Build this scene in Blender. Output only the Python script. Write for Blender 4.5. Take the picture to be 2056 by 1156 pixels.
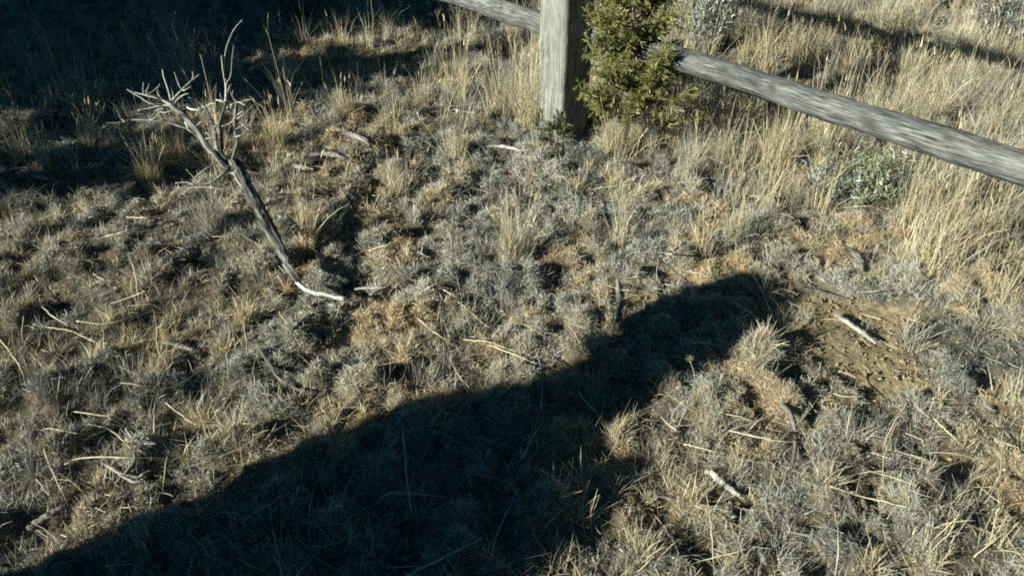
import bpy, math
import numpy as np
from mathutils import Vector, Matrix

rng = np.random.default_rng(7)
SC = bpy.context.scene
for o in list(bpy.data.objects):
    bpy.data.objects.remove(o)
COL = SC.collection

# ------------------------------------------------------------------ camera
CAM_H, PITCH, FPX = 1.5, math.radians(33.0), 1550.0      # eye height, downward pitch, focal length in photo pixels
cam_d = bpy.data.cameras.new('camera')
cam = bpy.data.objects.new('camera', cam_d)
COL.objects.link(cam)
cam.location = (0, 0, CAM_H)
cam.rotation_euler = (math.radians(90) - PITCH, 0, 0)
cam_d.sensor_width = 36.0
cam_d.lens = 36.0 * FPX / 2056.0
cam_d.clip_start, cam_d.clip_end = 0.05, 2000
SC.camera = cam

# ------------------------------------------------------------------ sun and sky
SUN_AZ, SUN_EL = math.radians(57.0), math.radians(22.0)   # azimuth the shadows fall towards (clockwise from +Y), elevation
SUN_STRENGTH, SKY_STRENGTH, EXPOSURE = 5.0, 0.05, 1.06
S2 = np.array([math.sin(SUN_AZ), math.cos(SUN_AZ)])       # shadow direction on the ground
N2 = np.array([-S2[1], S2[0]])                            # its left normal
COT = 1.0 / math.tan(SUN_EL)
sun_d = bpy.data.lights.new('sun', 'SUN')
sun_d.energy = SUN_STRENGTH
sun_d.angle = math.radians(0.53)
sun_d.color = (0.965, 0.965, 0.825)
sun = bpy.data.objects.new('sun', sun_d)
COL.objects.link(sun)
sun.rotation_euler = Vector((S2[0] * math.cos(SUN_EL), S2[1] * math.cos(SUN_EL), -math.sin(SUN_EL))).to_track_quat('-Z', 'Y').to_euler()
world = bpy.data.worlds.new('World')
SC.world = world
world.use_nodes = True
wn, wl = world.node_tree.nodes, world.node_tree.links
wn.clear()
sky = wn.new('ShaderNodeTexSky')
sky.sky_type = 'NISHITA'
sky.sun_disc = False
sky.sun_elevation = SUN_EL
sky.sun_rotation = SUN_AZ + math.pi
tintn = wn.new('ShaderNodeMix'); tintn.data_type = 'RGBA'; tintn.blend_type = 'MULTIPLY'
tintn.inputs[0].default_value = 1.0
tintn.inputs[7].default_value = (0.040, 0.255, 0.365, 1)      # the clear teal evening sky of the film stock
bg = wn.new('ShaderNodeBackground')
bg.inputs['Strength'].default_value = SKY_STRENGTH
wo = wn.new('ShaderNodeOutputWorld')
wl.new(sky.outputs[0], tintn.inputs[6]); wl.new(tintn.outputs[2], bg.inputs['Color']); wl.new(bg.outputs[0], wo.inputs['Surface'])
SC.view_settings.view_transform = 'Standard'
SC.view_settings.look = 'None'
SC.view_settings.exposure = EXPOSURE
SC.view_settings.gamma = 1.0
SC.view_settings.use_curve_mapping = False
SC.render.engine = 'CYCLES'
SC.cycles.max_bounces = 5
SC.cycles.diffuse_bounces = 2
SC.cycles.transmission_bounces = 2
SC.cycles.use_denoising = False
SC.cycles.filter_width = 1.9                              # soft film rendering

# ------------------------------------------------------------------ helpers
CP, SP = math.cos(PITCH), math.sin(PITCH)
def ray(px, py):
    v = (py - 578.0) / FPX
    return np.array([(px - 1028.0) / FPX, CP - v * SP, -(SP + v * CP)])
def at_h(px, py, h=0.0):
    """World point at height h that the photo shows at (px, py)."""
    d = ray(px, py)
    return np.array([0, 0, CAM_H]) + d * ((h - CAM_H) / d[2])

class Noise:
    def __init__(self, seed, n=257):
        self.n = n; self.g = np.random.default_rng(seed).random((n, n))
    def __call__(self, x, y, scale):
        x = np.asarray(x) * scale + 1000.37; y = np.asarray(y) * scale + 1000.71
        xi = np.floor(x).astype(int); yi = np.floor(y).astype(int)
        fx = x - xi; fy = y - yi
        fx = fx * fx * (3 - 2 * fx); fy = fy * fy * (3 - 2 * fy)
        n = self.n; a = xi % n; b = yi % n; a1 = (xi + 1) % n; b1 = (yi + 1) % n
        g = self.g
        return (g[a, b] * (1 - fx) + g[a1, b] * fx) * (1 - fy) + (g[a, b1] * (1 - fx) + g[a1, b1] * fx) * fy - 0.5
N_A, N_B, N_C, N_D = Noise(1), Noise(2), Noise(3), Noise(4)

# --- height field
GX0, GX1, GY0, GY1, GR = -7.0, 7.0, -0.6, 9.6, 0.01
gxs = np.arange(GX0, GX1 + 1e-6, GR); gys = np.arange(GY0, GY1 + 1e-6, GR)
GXX, GYY = np.meshgrid(gxs, gys, indexing='ij')
HF = 0.040 * N_A(GXX, GYY, 1.1) + 0.030 * N_B(GXX, GYY, 3.3) + 0.024 * N_C(GXX, GYY, 7.0) + 0.026 * N_D(GXX, GYY, 15.0) + 0.020 * N_A(GXX, GYY, 34.0) + 0.008 * N_B(GXX, GYY, 71.0)
HF *= 1 - .55 * np.exp(-(((GXX - .65) / .55) ** 2 + ((GYY - 2.1) / .55) ** 2))   # ground flattened here so the person's shadow keeps its outline
SOIL = np.zeros_like(HF)
# bare soil patches seen between the plants: (px, py, half width m, half depth m)
for px, py, rx, ry in [(1690, 650, .25, .19), (1765, 740, .16, .12), (1640, 600, .10, .06), (1400, 560, .13, .06), (1120, 590, .06, .05), (1290, 605, .07, .07),
                       (700, 690, .05, .04), (1910, 940, .10, .06), (1450, 1010, .05, .04), (760, 820, .05, .03), (2000, 770, .08, .05),
                       (960, 560, .06, .04), (1010, 640, .05, .03)]:
    c = at_h(px, py)
    d = ((GXX - c[0]) / rx) ** 2 + ((GYY - c[1]) / ry) ** 2
    SOIL = np.maximum(SOIL, np.clip(1.5 - d, 0, 1))
SOIL = np.clip(SOIL + (1.3 * N_B(GXX, GYY, 9.0) + .9 * N_C(GXX, GYY, 23.0)) * (SOIL > 0), 0, 1)
HF = HF * (1 - .55 * np.clip(SOIL * 1.5, 0, 1)) - 0.02 * SOIL
HF += SOIL * (0.022 * np.abs(N_C(GXX, GYY, 45.0)) + 0.012 * N_D(GXX, GYY, 80.0))

def sample(grid, x, y):
    fx = np.clip((np.asarray(x) - GX0) / GR, 0, grid.shape[0] - 1.001); fy = np.clip((np.asarray(y) - GY0) / GR, 0, grid.shape[1] - 1.001)
    i = fx.astype(int); j = fy.astype(int); a = fx - i; b = fy - j
    return grid[i, j] * (1 - a) * (1 - b) + grid[i + 1, j] * a * (1 - b) + grid[i, j + 1] * (1 - a) * b + grid[i + 1, j + 1] * a * b

# --- cushions of low moss and rosette plants: jittered grid, each a dome on the height field
def in_view(x, y, m=0.5):
    return (y > 0.75) & (y < 8.4) & (np.abs(x) < 0.665 * (CP * y + 0.817) + m)
def depth(x, y):
    return CP * y + SP * CAM_H
cell = 0.050
cgx, cgy = np.meshgrid(np.arange(-6.2, 6.2, cell), np.arange(0.7, 8.4, cell), indexing='ij')
cx = (cgx + rng.uniform(-.5, .5, cgx.shape) * cell).ravel(); cy = (cgy + rng.uniform(-.5, .5, cgx.shape) * cell).ravel()
keep = in_view(cx, cy) & (rng.random(cx.shape) < np.clip(0.66 + 1.1 * N_C(cx, cy, 2.3), 0.12, 0.95)) & (sample(SOIL, cx, cy) < 0.35)
cx, cy = cx[keep], cy[keep]
cr = np.clip(rng.lognormal(math.log(.025), .5, cx.shape), .010, .075)
ch = cr * rng.uniform(.25, .95, cx.shape)
for x, y, r, h in zip(cx, cy, cr, ch):
    i0 = int((x - r - GX0) / GR); i1 = int((x + r - GX0) / GR) + 2
    j0 = int((y - r - GY0) / GR); j1 = int((y + r - GY0) / GR) + 2
    d = ((GXX[i0:i1, j0:j1] - x) ** 2 + (GYY[i0:i1, j0:j1] - y) ** 2) / (r * r)
    HF[i0:i1, j0:j1] += h * np.sqrt(np.clip(1 - d, 0, 1)) * .8
def gh(x, y):
    return sample(HF, x, y)
HM = HF.copy()                                            # height of the top of what lies within 3 cm, for sticks that rest on it
for _ in range(3):
    HM[1:-1, 1:-1] = np.maximum.reduce([HM[1:-1, 1:-1], HM[2:, 1:-1], HM[:-2, 1:-1], HM[1:-1, 2:], HM[1:-1, :-2]])
def ontop(px, py, lift=0.0):
    h = 0.0
    for _ in range(5):
        p = at_h(px, py, h + lift); h = .5 * h + .5 * float(sample(HM, p[0], p[1]))
    return at_h(px, py, h + lift)
def ground(px, py, lift=0.0):
    """World point on the uneven ground under photo pixel (px, py), raised by lift."""
    h = 0.0
    for _ in range(4):
        p = at_h(px, py, h + lift)
        h = float(gh(p[0], p[1]))
    return at_h(px, py, h + lift)

def mesh_np(name, verts, faces, attrs=None, smooth=False):
    """verts (N,3); faces (M,3) or (M,4) array or list of such arrays; attrs {name: (N,) or (N,3)} on points."""
    me = bpy.data.meshes.new(name)
    verts = np.ascontiguousarray(verts, dtype=np.float32)
    fl = faces if isinstance(faces, list) else [faces]
    fl = [np.asarray(f, dtype=np.int32) for f in fl if len(f)]
    me.vertices.add(len(verts)); me.vertices.foreach_set('co', verts.ravel())
    nl = sum(f.size for f in fl); nf = sum(len(f) for f in fl)
    me.loops.add(nl); me.loops.foreach_set('vertex_index', np.concatenate([f.ravel() for f in fl]))
    me.polygons.add(nf)
    tot = np.concatenate([np.full(len(f), f.shape[1], np.int32) for f in fl])
    me.polygons.foreach_set('loop_start', np.concatenate([[0], np.cumsum(tot)[:-1]]).astype(np.int32))
    if smooth:
        me.polygons.foreach_set('use_smooth', np.ones(nf, bool))
    me.update(calc_edges=True)
    for k, a in (attrs or {}).items():
        a = np.ascontiguousarray(a, dtype=np.float32)
        if a.ndim == 1:
            me.attributes.new(k, 'FLOAT', 'POINT').data.foreach_set('value', a)
        else:
            me.attributes.new(k, 'FLOAT_VECTOR', 'POINT').data.foreach_set('vector', a.ravel())
    return me
def link(name, me, mat=None, parent=None, loc=(0, 0, 0), label=None, cat=None, group=None, kind=None):
    o = bpy.data.objects.new(name, me)
    COL.objects.link(o)
    if mat is not None and me is not None and not me.materials:
        me.materials.append(mat)
    if parent is not None:
        o.parent = parent
    o.location = loc
    for k, v in (('label', label), ('category', cat), ('group', group), ('kind', kind)):
        if v:
            o[k] = v
    return o
def merge(parts):
    """Join (verts, faces list, attrs) tuples."""
    V, F4, F3, A, off = [], [], [], {}, 0
    for v, fl, at in parts:
        V.append(v)
        for f in (fl if isinstance(fl, list) else [fl]):
            f = np.asarray(f)
            (F4 if f.shape[1] == 4 else F3).append(f + off)
        for k, a in at.items():
            A.setdefault(k, []).append(a)
        off += len(v)
    F = ([np.concatenate(F4)] if F4 else []) + ([np.concatenate(F3)] if F3 else [])
    return np.concatenate(V), F, {k: np.concatenate(a) for k, a in A.items()}

def ribbons(base, az, th0, curl, L, W, tint, seg=3, wob=0.0, tip=0.12):
    """Many curved blades at once as tapering strips. base (N,3); lean th0 from vertical, curl added along the length."""
    n = len(base)
    base = np.asarray(base); az = np.broadcast_to(az, n); th0 = np.broadcast_to(th0, n); curl = np.broadcast_to(curl, n)
    L = np.broadcast_to(L, n); W = np.broadcast_to(W, n); tint = np.broadcast_to(tint, n)
    roll = rng.uniform(-1.2, 1.2, n); wb = rng.normal(0, wob, n) if wob else np.zeros(n)
    P = base.copy(); V = np.empty((n, seg + 1, 2, 3))
    for k in range(seg + 1):
        t = k / seg
        th = th0 + curl * t; a = az + wb * t
        ca, sa, ct, st = np.cos(a), np.sin(a), np.cos(th), np.sin(th)
        d = np.stack([st * ca, st * sa, ct], 1)
        side = np.stack([-sa, ca, np.zeros(n)], 1) * np.cos(roll)[:, None] + np.stack([ct * ca, ct * sa, -st], 1) * np.sin(roll)[:, None]
        w = (W * 0.5 * (1 - (1 - tip) * t ** 1.6))[:, None]
        V[:, k, 0] = P - side * w; V[:, k, 1] = P + side * w
        P = P + d * (L / seg)[:, None]
    idx = (np.arange(n)[:, None] * (seg + 1) * 2 + np.arange(seg)[None, :] * 2)[..., None] + np.array([0, 1, 3, 2])
    return V.reshape(-1, 3), idx.reshape(-1, 4), {'tint': np.repeat(tint, (seg + 1) * 2)}

def catmull(pts, n):
    pts = np.asarray(pts, float)
    if len(pts) == 2:
        t = np.linspace(0, 1, n)[:, None]; return pts[0] * (1 - t) + pts[1] * t
    p = np.vstack([2 * pts[0] - pts[1], pts, 2 * pts[-1] - pts[-2]])
    out = []
    for u in np.linspace(0, len(pts) - 1 - 1e-6, n):
        i = int(u); t = u - i
        a, b, c, d = p[i:i + 4]
        out.append(0.5 * (2 * b + (c - a) * t + (2 * a - 5 * b + 4 * c - d) * t * t + (3 * b - a - 3 * c + d) * t ** 3))
    return np.array(out)
def tube(pts, radii, n=16, sides=7, ridge=0.12, flat=1.0, seed=0, cap=True, wig=0.0):
    """Gnarled round bar along a curve; carries a 'grain' vector (ring position, distance along)."""
    r = np.random.default_rng(seed)
    c = catmull(pts, n)
    rad = np.interp(np.linspace(0, 1, n), np.linspace(0, 1, len(radii)), radii)
    if wig:
        w_ = np.cumsum(r.normal(0, 1, c.shape), axis=0); w_ -= np.linspace(0, 1, n)[:, None] * w_[-1]
        c = c + w_ * (rad * wig)[:, None]
        rad = rad * (1 + .11 * np.convolve(r.normal(0, 1, n + 2), [.3, .4, .3], 'valid'))
    tan = np.gradient(c, axis=0); tan /= np.linalg.norm(tan, axis=1)[:, None] + 1e-12
    up = np.array([0, 0, 1.0]) if abs(tan[0][2]) < .9 else np.array([1.0, 0, 0])
    s = np.cross(tan[0], up); s /= np.linalg.norm(s)
    V = np.empty((n, sides, 3)); G = np.empty((n, sides, 3))
    ang = np.linspace(0, 2 * math.pi, sides, endpoint=False)
    prof = 1 + ridge * r.normal(0, 1, sides)
    al = np.concatenate([[0], np.cumsum(np.linalg.norm(np.diff(c, axis=0), axis=1))])
    tw = r.uniform(-2, 2)
    for k in range(n):
        s = s - tan[k] * (s @ tan[k]); s /= np.linalg.norm(s)
        b = np.cross(tan[k], s)
        a = ang + tw * al[k]
        rr = rad[k] * prof * (1 + ridge * .5 * r.normal(0, 1, sides))
        V[k] = c[k] + (np.cos(a) * rr)[:, None] * s + (np.sin(a) * rr * flat)[:, None] * b
        G[k] = np.stack([np.cos(ang) * rad.mean(), np.sin(ang) * rad.mean(), np.full(sides, al[k])], 1) + seed * .37
    i = np.arange(n - 1)[:, None] * sides; j = np.arange(sides)[None]; j2 = (j + 1) % sides
    F = np.stack([i + j, i + j2, i + sides + j2, i + sides + j], -1).reshape(-1, 4)
    V, G = V.reshape(-1, 3), G.reshape(-1, 3)
    fl = [F]
    if cap:
        V = np.vstack([V, c[0], c[-1]]); G = np.vstack([G, G[0], G[-1]])
        k0, k1, e = n * sides, n * sides + 1, (n - 1) * sides
        jj = np.arange(sides); jn = (jj + 1) % sides
        fl.append(np.concatenate([np.stack([np.full(sides, k0), jn, jj], 1), np.stack([np.full(sides, k1), e + jj, e + jn], 1)]))
    return V, fl, {'grain': G}

# ------------------------------------------------------------------ materials
def new_mat(name):
    m = bpy.data.materials.new(name); m.use_nodes = True
    nt = m.node_tree; nt.nodes.clear()
    return m, nt, nt.nodes, nt.links
def ramp(nd, stops):
    r = nd.new('ShaderNodeValToRGB')
    e = r.color_ramp.elements
    while len(e) < len(stops):
        e.new(0.5)
    for el, (p, c) in zip(e, stops):
        el.position = p; el.color = (*c, 1)
    return r
def blade_mat(name, stops, trans=0.25, scale=40.0, var=0.35):
    m, nt, nd, lk = new_mat(name)
    at = nd.new('ShaderNodeAttribute'); at.attribute_name = 'tint'
    tc = nd.new('ShaderNodeTexCoord'); nz = nd.new('ShaderNodeTexNoise'); nz.inputs['Scale'].default_value = scale
    lk.new(tc.outputs['Object'], nz.inputs['Vector'])
    ma = nd.new('ShaderNodeMath'); ma.operation = 'MULTIPLY_ADD'; ma.inputs[1].default_value = var; ma.inputs[2].default_value = -var / 2
    lk.new(nz.outputs[0], ma.inputs[0])
    ad = nd.new('ShaderNodeMath'); ad.operation = 'ADD'; lk.new(at.outputs['Fac'], ad.inputs[0]); lk.new(ma.outputs[0], ad.inputs[1])
    rp = ramp(nd, stops); lk.new(ad.outputs[0], rp.inputs[0])
    df = nd.new('ShaderNodeBsdfDiffuse'); tr = nd.new('ShaderNodeBsdfTranslucent'); mx = nd.new('ShaderNodeMixShader')
    mx.inputs[0].default_value = trans
    lk.new(rp.outputs[0], df.inputs[0]); lk.new(rp.outputs[0], tr.inputs[0]); lk.new(df.outputs[0], mx.inputs[1]); lk.new(tr.outputs[0], mx.inputs[2])
    gl = nd.new('ShaderNodeBsdfGlossy'); gl.inputs['Roughness'].default_value = .45; gl.inputs[0].default_value = (.9, .9, .9, 1)
    m2 = nd.new('ShaderNodeMixShader'); m2.inputs[0].default_value = .05
    lk.new(mx.outputs[0], m2.inputs[1]); lk.new(gl.outputs[0], m2.inputs[2])
    out = nd.new('ShaderNodeOutputMaterial'); lk.new(m2.outputs[0], out.inputs[0])
    return m
M_STRAW = blade_mat('dry_straw', [(0, (.19, .19, .17)), (.3, (.38, .37, .315)), (.65, (.48, .42, .285)), (1, (.60, .49, .30))])
M_MOSS = blade_mat('moss', [(0, (.10, .105, .10)), (.22, (.345, .36, .32)), (.5, (.43, .43, .375)), (.78, (.50, .395, .24)), (1, (.58, .43, .245))], trans=.15, scale=25)
_nt = M_MOSS.node_tree
_ia = _nt.nodes.new('ShaderNodeAttribute'); _ia.attribute_type = 'INSTANCER'; _ia.attribute_name = 'shade'
_ad = _nt.nodes.new('ShaderNodeMath'); _ad.operation = 'ADD'
_rp = [q for q in _nt.nodes if q.type == 'VALTORGB'][0]; _old = _rp.inputs[0].links[0].from_socket
_nt.links.new(_old, _ad.inputs[0]); _nt.links.new(_ia.outputs['Fac'], _ad.inputs[1]); _nt.links.new(_ad.outputs[0], _rp.inputs[0])
M_GREEN = blade_mat('juniper_scale_leaves', [(0, (.045, .06, .025)), (.5, (.135, .15, .055)), (1, (.29, .285, .105))], trans=.3)
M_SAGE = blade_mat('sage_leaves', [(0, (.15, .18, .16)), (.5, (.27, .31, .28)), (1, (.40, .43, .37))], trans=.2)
M_FORB = blade_mat('blue_green_leaves', [(0, (.14, .16, .11)), (.45, (.23, .28, .18)), (.75, (.34, .37, .24)), (1, (.48, .43, .28))], trans=.25)

def wood_mat(name, attr, stops, stretch, bump=.4, knots=False, rough=.85, crack=1.0):
    m, nt, nd, lk = new_mat(name)
    if attr:
        a = nd.new('ShaderNodeAttribute'); a.attribute_name = attr; vec = a.outputs['Vector']
    else:
        a = nd.new('ShaderNodeTexCoord'); vec = a.outputs['Object']
    mp = nd.new('ShaderNodeMapping'); mp.inputs['Scale'].default_value = stretch; lk.new(vec, mp.inputs['Vector'])
    nz = nd.new('ShaderNodeTexNoise'); nz.inputs['Scale'].default_value = 1; nz.inputs['Detail'].default_value = 6; nz.inputs['Roughness'].default_value = .65
    lk.new(mp.outputs[0], nz.inputs['Vector'])
    rp = ramp(nd, stops); lk.new(nz.outputs[0], rp.inputs[0])
    n2 = nd.new('ShaderNodeTexNoise'); n2.inputs['Scale'].default_value = 9; n2.inputs['Detail'].default_value = 3; lk.new(vec, n2.inputs['Vector'])
    r2 = ramp(nd, [(.3, (.62, .62, .64)), (.7, (1.1, 1.07, 1.0))]); lk.new(n2.outputs[0], r2.inputs[0])
    mu = nd.new('ShaderNodeMix'); mu.data_type = 'RGBA'; mu.blend_type = 'MULTIPLY'; mu.inputs[0].default_value = 1
    lk.new(rp.outputs[0], mu.inputs[6]); lk.new(r2.outputs[0], mu.inputs[7])
    colr = mu.outputs[2]
    m3 = nd.new('ShaderNodeMapping'); m3.inputs['Scale'].default_value = tuple(q * g for q, g in zip(stretch, (2.1, 2.1, .9))); m3.inputs['Location'].default_value = (3.1, 7.7, 1.3); lk.new(vec, m3.inputs['Vector'])
    n3 = nd.new('ShaderNodeTexNoise'); n3.inputs['Scale'].default_value = 1; n3.inputs['Detail'].default_value = 2; lk.new(m3.outputs[0], n3.inputs['Vector'])
    r3 = ramp(nd, [(.36, (.22, .22, .22)), (.46, (1, 1, 1))]); lk.new(n3.outputs[0], r3.inputs[0])
    m4 = nd.new('ShaderNodeMix'); m4.data_type = 'RGBA'; m4.blend_type = 'MULTIPLY'; m4.inputs[0].default_value = crack
    lk.new(colr, m4.inputs[6]); lk.new(r3.outputs[0], m4.inputs[7]); colr = m4.outputs[2]
    if knots:
        ka = nd.new('ShaderNodeAttribute'); ka.attribute_name = 'knot'
        mk = nd.new('ShaderNodeMix'); mk.data_type = 'RGBA'; lk.new(ka.outputs['Fac'], mk.inputs[0]); lk.new(colr, mk.inputs[6])
        mk.inputs[7].default_value = (.055, .056, .054, 1); colr = mk.outputs[2]
    bs = nd.new('ShaderNodeBsdfPrincipled'); bs.inputs['Roughness'].default_value = rough; bs.inputs['Specular IOR Level'].default_value = .2
    lk.new(colr, bs.inputs['Base Color'])
    bp = nd.new('ShaderNodeBump'); bp.inputs['Strength'].default_value = bump; bp.inputs['Distance'].default_value = .006
    lk.new(nz.outputs[0], bp.inputs['Height']); lk.new(bp.outputs[0], bs.inputs['Normal'])
    out = nd.new('ShaderNodeOutputMaterial'); lk.new(bs.outputs[0], out.inputs[0])
    return m
M_POST = wood_mat('weathered_post_wood', None, [(.33, (.07, .07, .065)), (.45, (.24, .245, .23)), (.6, (.36, .365, .345)), (.8, (.47, .475, .45))], (230, 230, 4), 1.0)
M_RAIL = wood_mat('weathered_rail_wood', 'grain', [(.32, (.035, .037, .037)), (.44, (.13, .14, .138)), (.57, (.215, .23, .228)), (.74, (.40, .415, .408))], (170, 170, 13.0), 1.0, knots=True)
M_DEAD = wood_mat('bleached_deadwood', 'grain', [(.34, (.08, .075, .07)), (.45, (.34, .335, .315)), (.6, (.46, .455, .435)), (.85, (.60, .595, .57))], (160, 160, 18), .8)
M_BRANCH = wood_mat('dead_branch_wood', 'grain', [(.38, (.035, .033, .03)), (.47, (.095, .095, .09)), (.56, (.27, .272, .26)), (.77, (.50, .505, .49))], (75, 75, 7), 1.0)
M_TWIG = wood_mat('bleached_twigs', 'grain', [(.3, (.30, .29, .27)), (.5, (.52, .515, .49)), (.8, (.66, .655, .63))], (160, 160, 18), .5, crack=.25)
M_DARKWOOD = wood_mat('grey_old_deadwood', 'grain', [(.3, (.05, .045, .04)), (.45, (.19, .18, .17)), (.65, (.30, .29, .27)), (.85, (.38, .37, .35))], (160, 160, 14), .8)
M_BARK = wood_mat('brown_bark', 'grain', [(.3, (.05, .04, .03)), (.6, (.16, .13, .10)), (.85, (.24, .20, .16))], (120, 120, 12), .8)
M_STALK = wood_mat('straw_stalk', 'grain', [(.25, (.46, .41, .30)), (.5, (.64, .58, .44)), (.8, (.74, .69, .56))], (300, 300, 30), .1, rough=.5, crack=.3)

def ground_mat():
    m, nt, nd, lk = new_mat('dry_soil')
    tc = nd.new('ShaderNodeTexCoord')
    def noise(s, d=6, r=.6):
        n = nd.new('ShaderNodeTexNoise'); n.inputs['Scale'].default_value = s; n.inputs['Detail'].default_value = d; n.inputs['Roughness'].default_value = r
        lk.new(tc.outputs['Object'], n.inputs['Vector']); return n
    nA, nB, nC = noise(4), noise(38, 8, .7), noise(160, 4)
    rA = ramp(nd, [(.3, (.045, .04, .032)), (.5, (.10, .085, .062)), (.7, (.21, .17, .11))]); lk.new(nB.outputs[0], rA.inputs[0])
    rS = ramp(nd, [(.3, (.16, .125, .075)), (.5, (.33, .262, .165)), (.7, (.47, .385, .25))]); lk.new(nB.outputs[0], rS.inputs[0])
    at = nd.new('ShaderNodeAttribute'); at.attribute_name = 'soil'
    mp = nd.new('ShaderNodeMapRange'); mp.inputs[1].default_value = .42; mp.inputs[2].default_value = .62; mp.inputs[4].default_value = .35
    lk.new(nA.outputs[0], mp.inputs[0])
    mx_ = nd.new('ShaderNodeMath'); mx_.operation = 'MAXIMUM'; lk.new(at.outputs['Fac'], mx_.inputs[0]); lk.new(mp.outputs[0], mx_.inputs[1])
    mx = nd.new('ShaderNodeMix'); mx.data_type = 'RGBA'; lk.new(mx_.outputs[0], mx.inputs[0]); lk.new(rA.outputs[0], mx.inputs[6]); lk.new(rS.outputs[0], mx.inputs[7])
    bs = nd.new('ShaderNodeBsdfPrincipled'); bs.inputs['Roughness'].default_value = .95; bs.inputs['Specular IOR Level'].default_value = .1
    lk.new(mx.outputs[2], bs.inputs['Base Color'])
    ad = nd.new('ShaderNodeMath'); ad.operation = 'MULTIPLY_ADD'; ad.inputs[1].default_value = .35
    lk.new(nC.outputs[0], ad.inputs[0]); lk.new(nB.outputs[0], ad.inputs[2])
    bp = nd.new('ShaderNodeBump'); bp.inputs['Strength'].default_value = 1; bp.inputs['Distance'].default_value = .014
    lk.new(ad.outputs[0], bp.inputs['Height']); lk.new(bp.outputs[0], bs.inputs['Normal'])
    out = nd.new('ShaderNodeOutputMaterial'); lk.new(bs.outputs[0], out.inputs[0])
    return m
M_SOIL = ground_mat()
def plain_mat(name, c1, c2, scale, rough=.85, bump=.2):
    m, nt, nd, lk = new_mat(name)
    tc = nd.new('ShaderNodeTexCoord'); nz = nd.new('ShaderNodeTexNoise'); nz.inputs['Scale'].default_value = scale; nz.inputs['Detail'].default_value = 5
    lk.new(tc.outputs['Object'], nz.inputs['Vector'])
    rp = ramp(nd, [(.35, c1), (.68, c2)]); lk.new(nz.outputs[0], rp.inputs[0])
    bs = nd.new('ShaderNodeBsdfPrincipled'); bs.inputs['Roughness'].default_value = rough; bs.inputs['Specular IOR Level'].default_value = .2
    lk.new(rp.outputs[0], bs.inputs['Base Color'])
    bp = nd.new('ShaderNodeBump'); bp.inputs['Strength'].default_value = bump; bp.inputs['Distance'].default_value = .01
    lk.new(nz.outputs[0], bp.inputs['Height']); lk.new(bp.outputs[0], bs.inputs['Normal'])
    out = nd.new('ShaderNodeOutputMaterial'); lk.new(bs.outputs[0], out.inputs[0])
    return m

# ------------------------------------------------------------------ ground sheet
def spaced(lo, hi, fine):
    """Line positions: the fine list in the middle, growing steps out to lo and hi."""
    a = list(fine); st = a[1] - a[0]; x = a[0]; left = []
    while x > lo:
        st *= 1.5; x -= st; left.append(x)
    st = a[-1] - a[-2]; x = a[-1]; right = []
    while x < hi:
        st *= 1.5; x += st; right.append(x)
    return np.array(left[::-1] + a + right)
fx = np.concatenate([np.arange(-4.9, -1.9, .027), np.arange(-1.9, 2.2, .013), np.arange(2.2, 5.0, .027)])
fy = [0.7]
while fy[-1] < 7.4:
    fy.append(fy[-1] + .007 + .0035 * fy[-1])
X, Y = np.meshgrid(spaced(-400, 400, fx), spaced(-400, 400, fy), indexing='ij')
inside = (X > GX0) & (X < GX1) & (Y > GY0) & (Y < GY1)
edge = np.clip(np.minimum(np.minimum(X + 5.4, 5.5 - X), np.minimum(Y - .1, 8.2 - Y)) / .6, 0, 1)
Z = np.where(inside, gh(X, Y), 0) * edge
ii = np.arange(X.shape[0] - 1)[:, None] * X.shape[1] + np.arange(X.shape[1] - 1)[None]
F = np.stack([ii, ii + X.shape[1], ii + X.shape[1] + 1, ii + 1], -1).reshape(-1, 4)
soil_at = np.where(inside, sample(SOIL, X, Y), 0)
link('ground', mesh_np('ground', np.stack([X, Y, Z], -1).reshape(-1, 3), F, {'soil': soil_at.ravel()}, True), M_SOIL, kind='structure')

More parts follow.
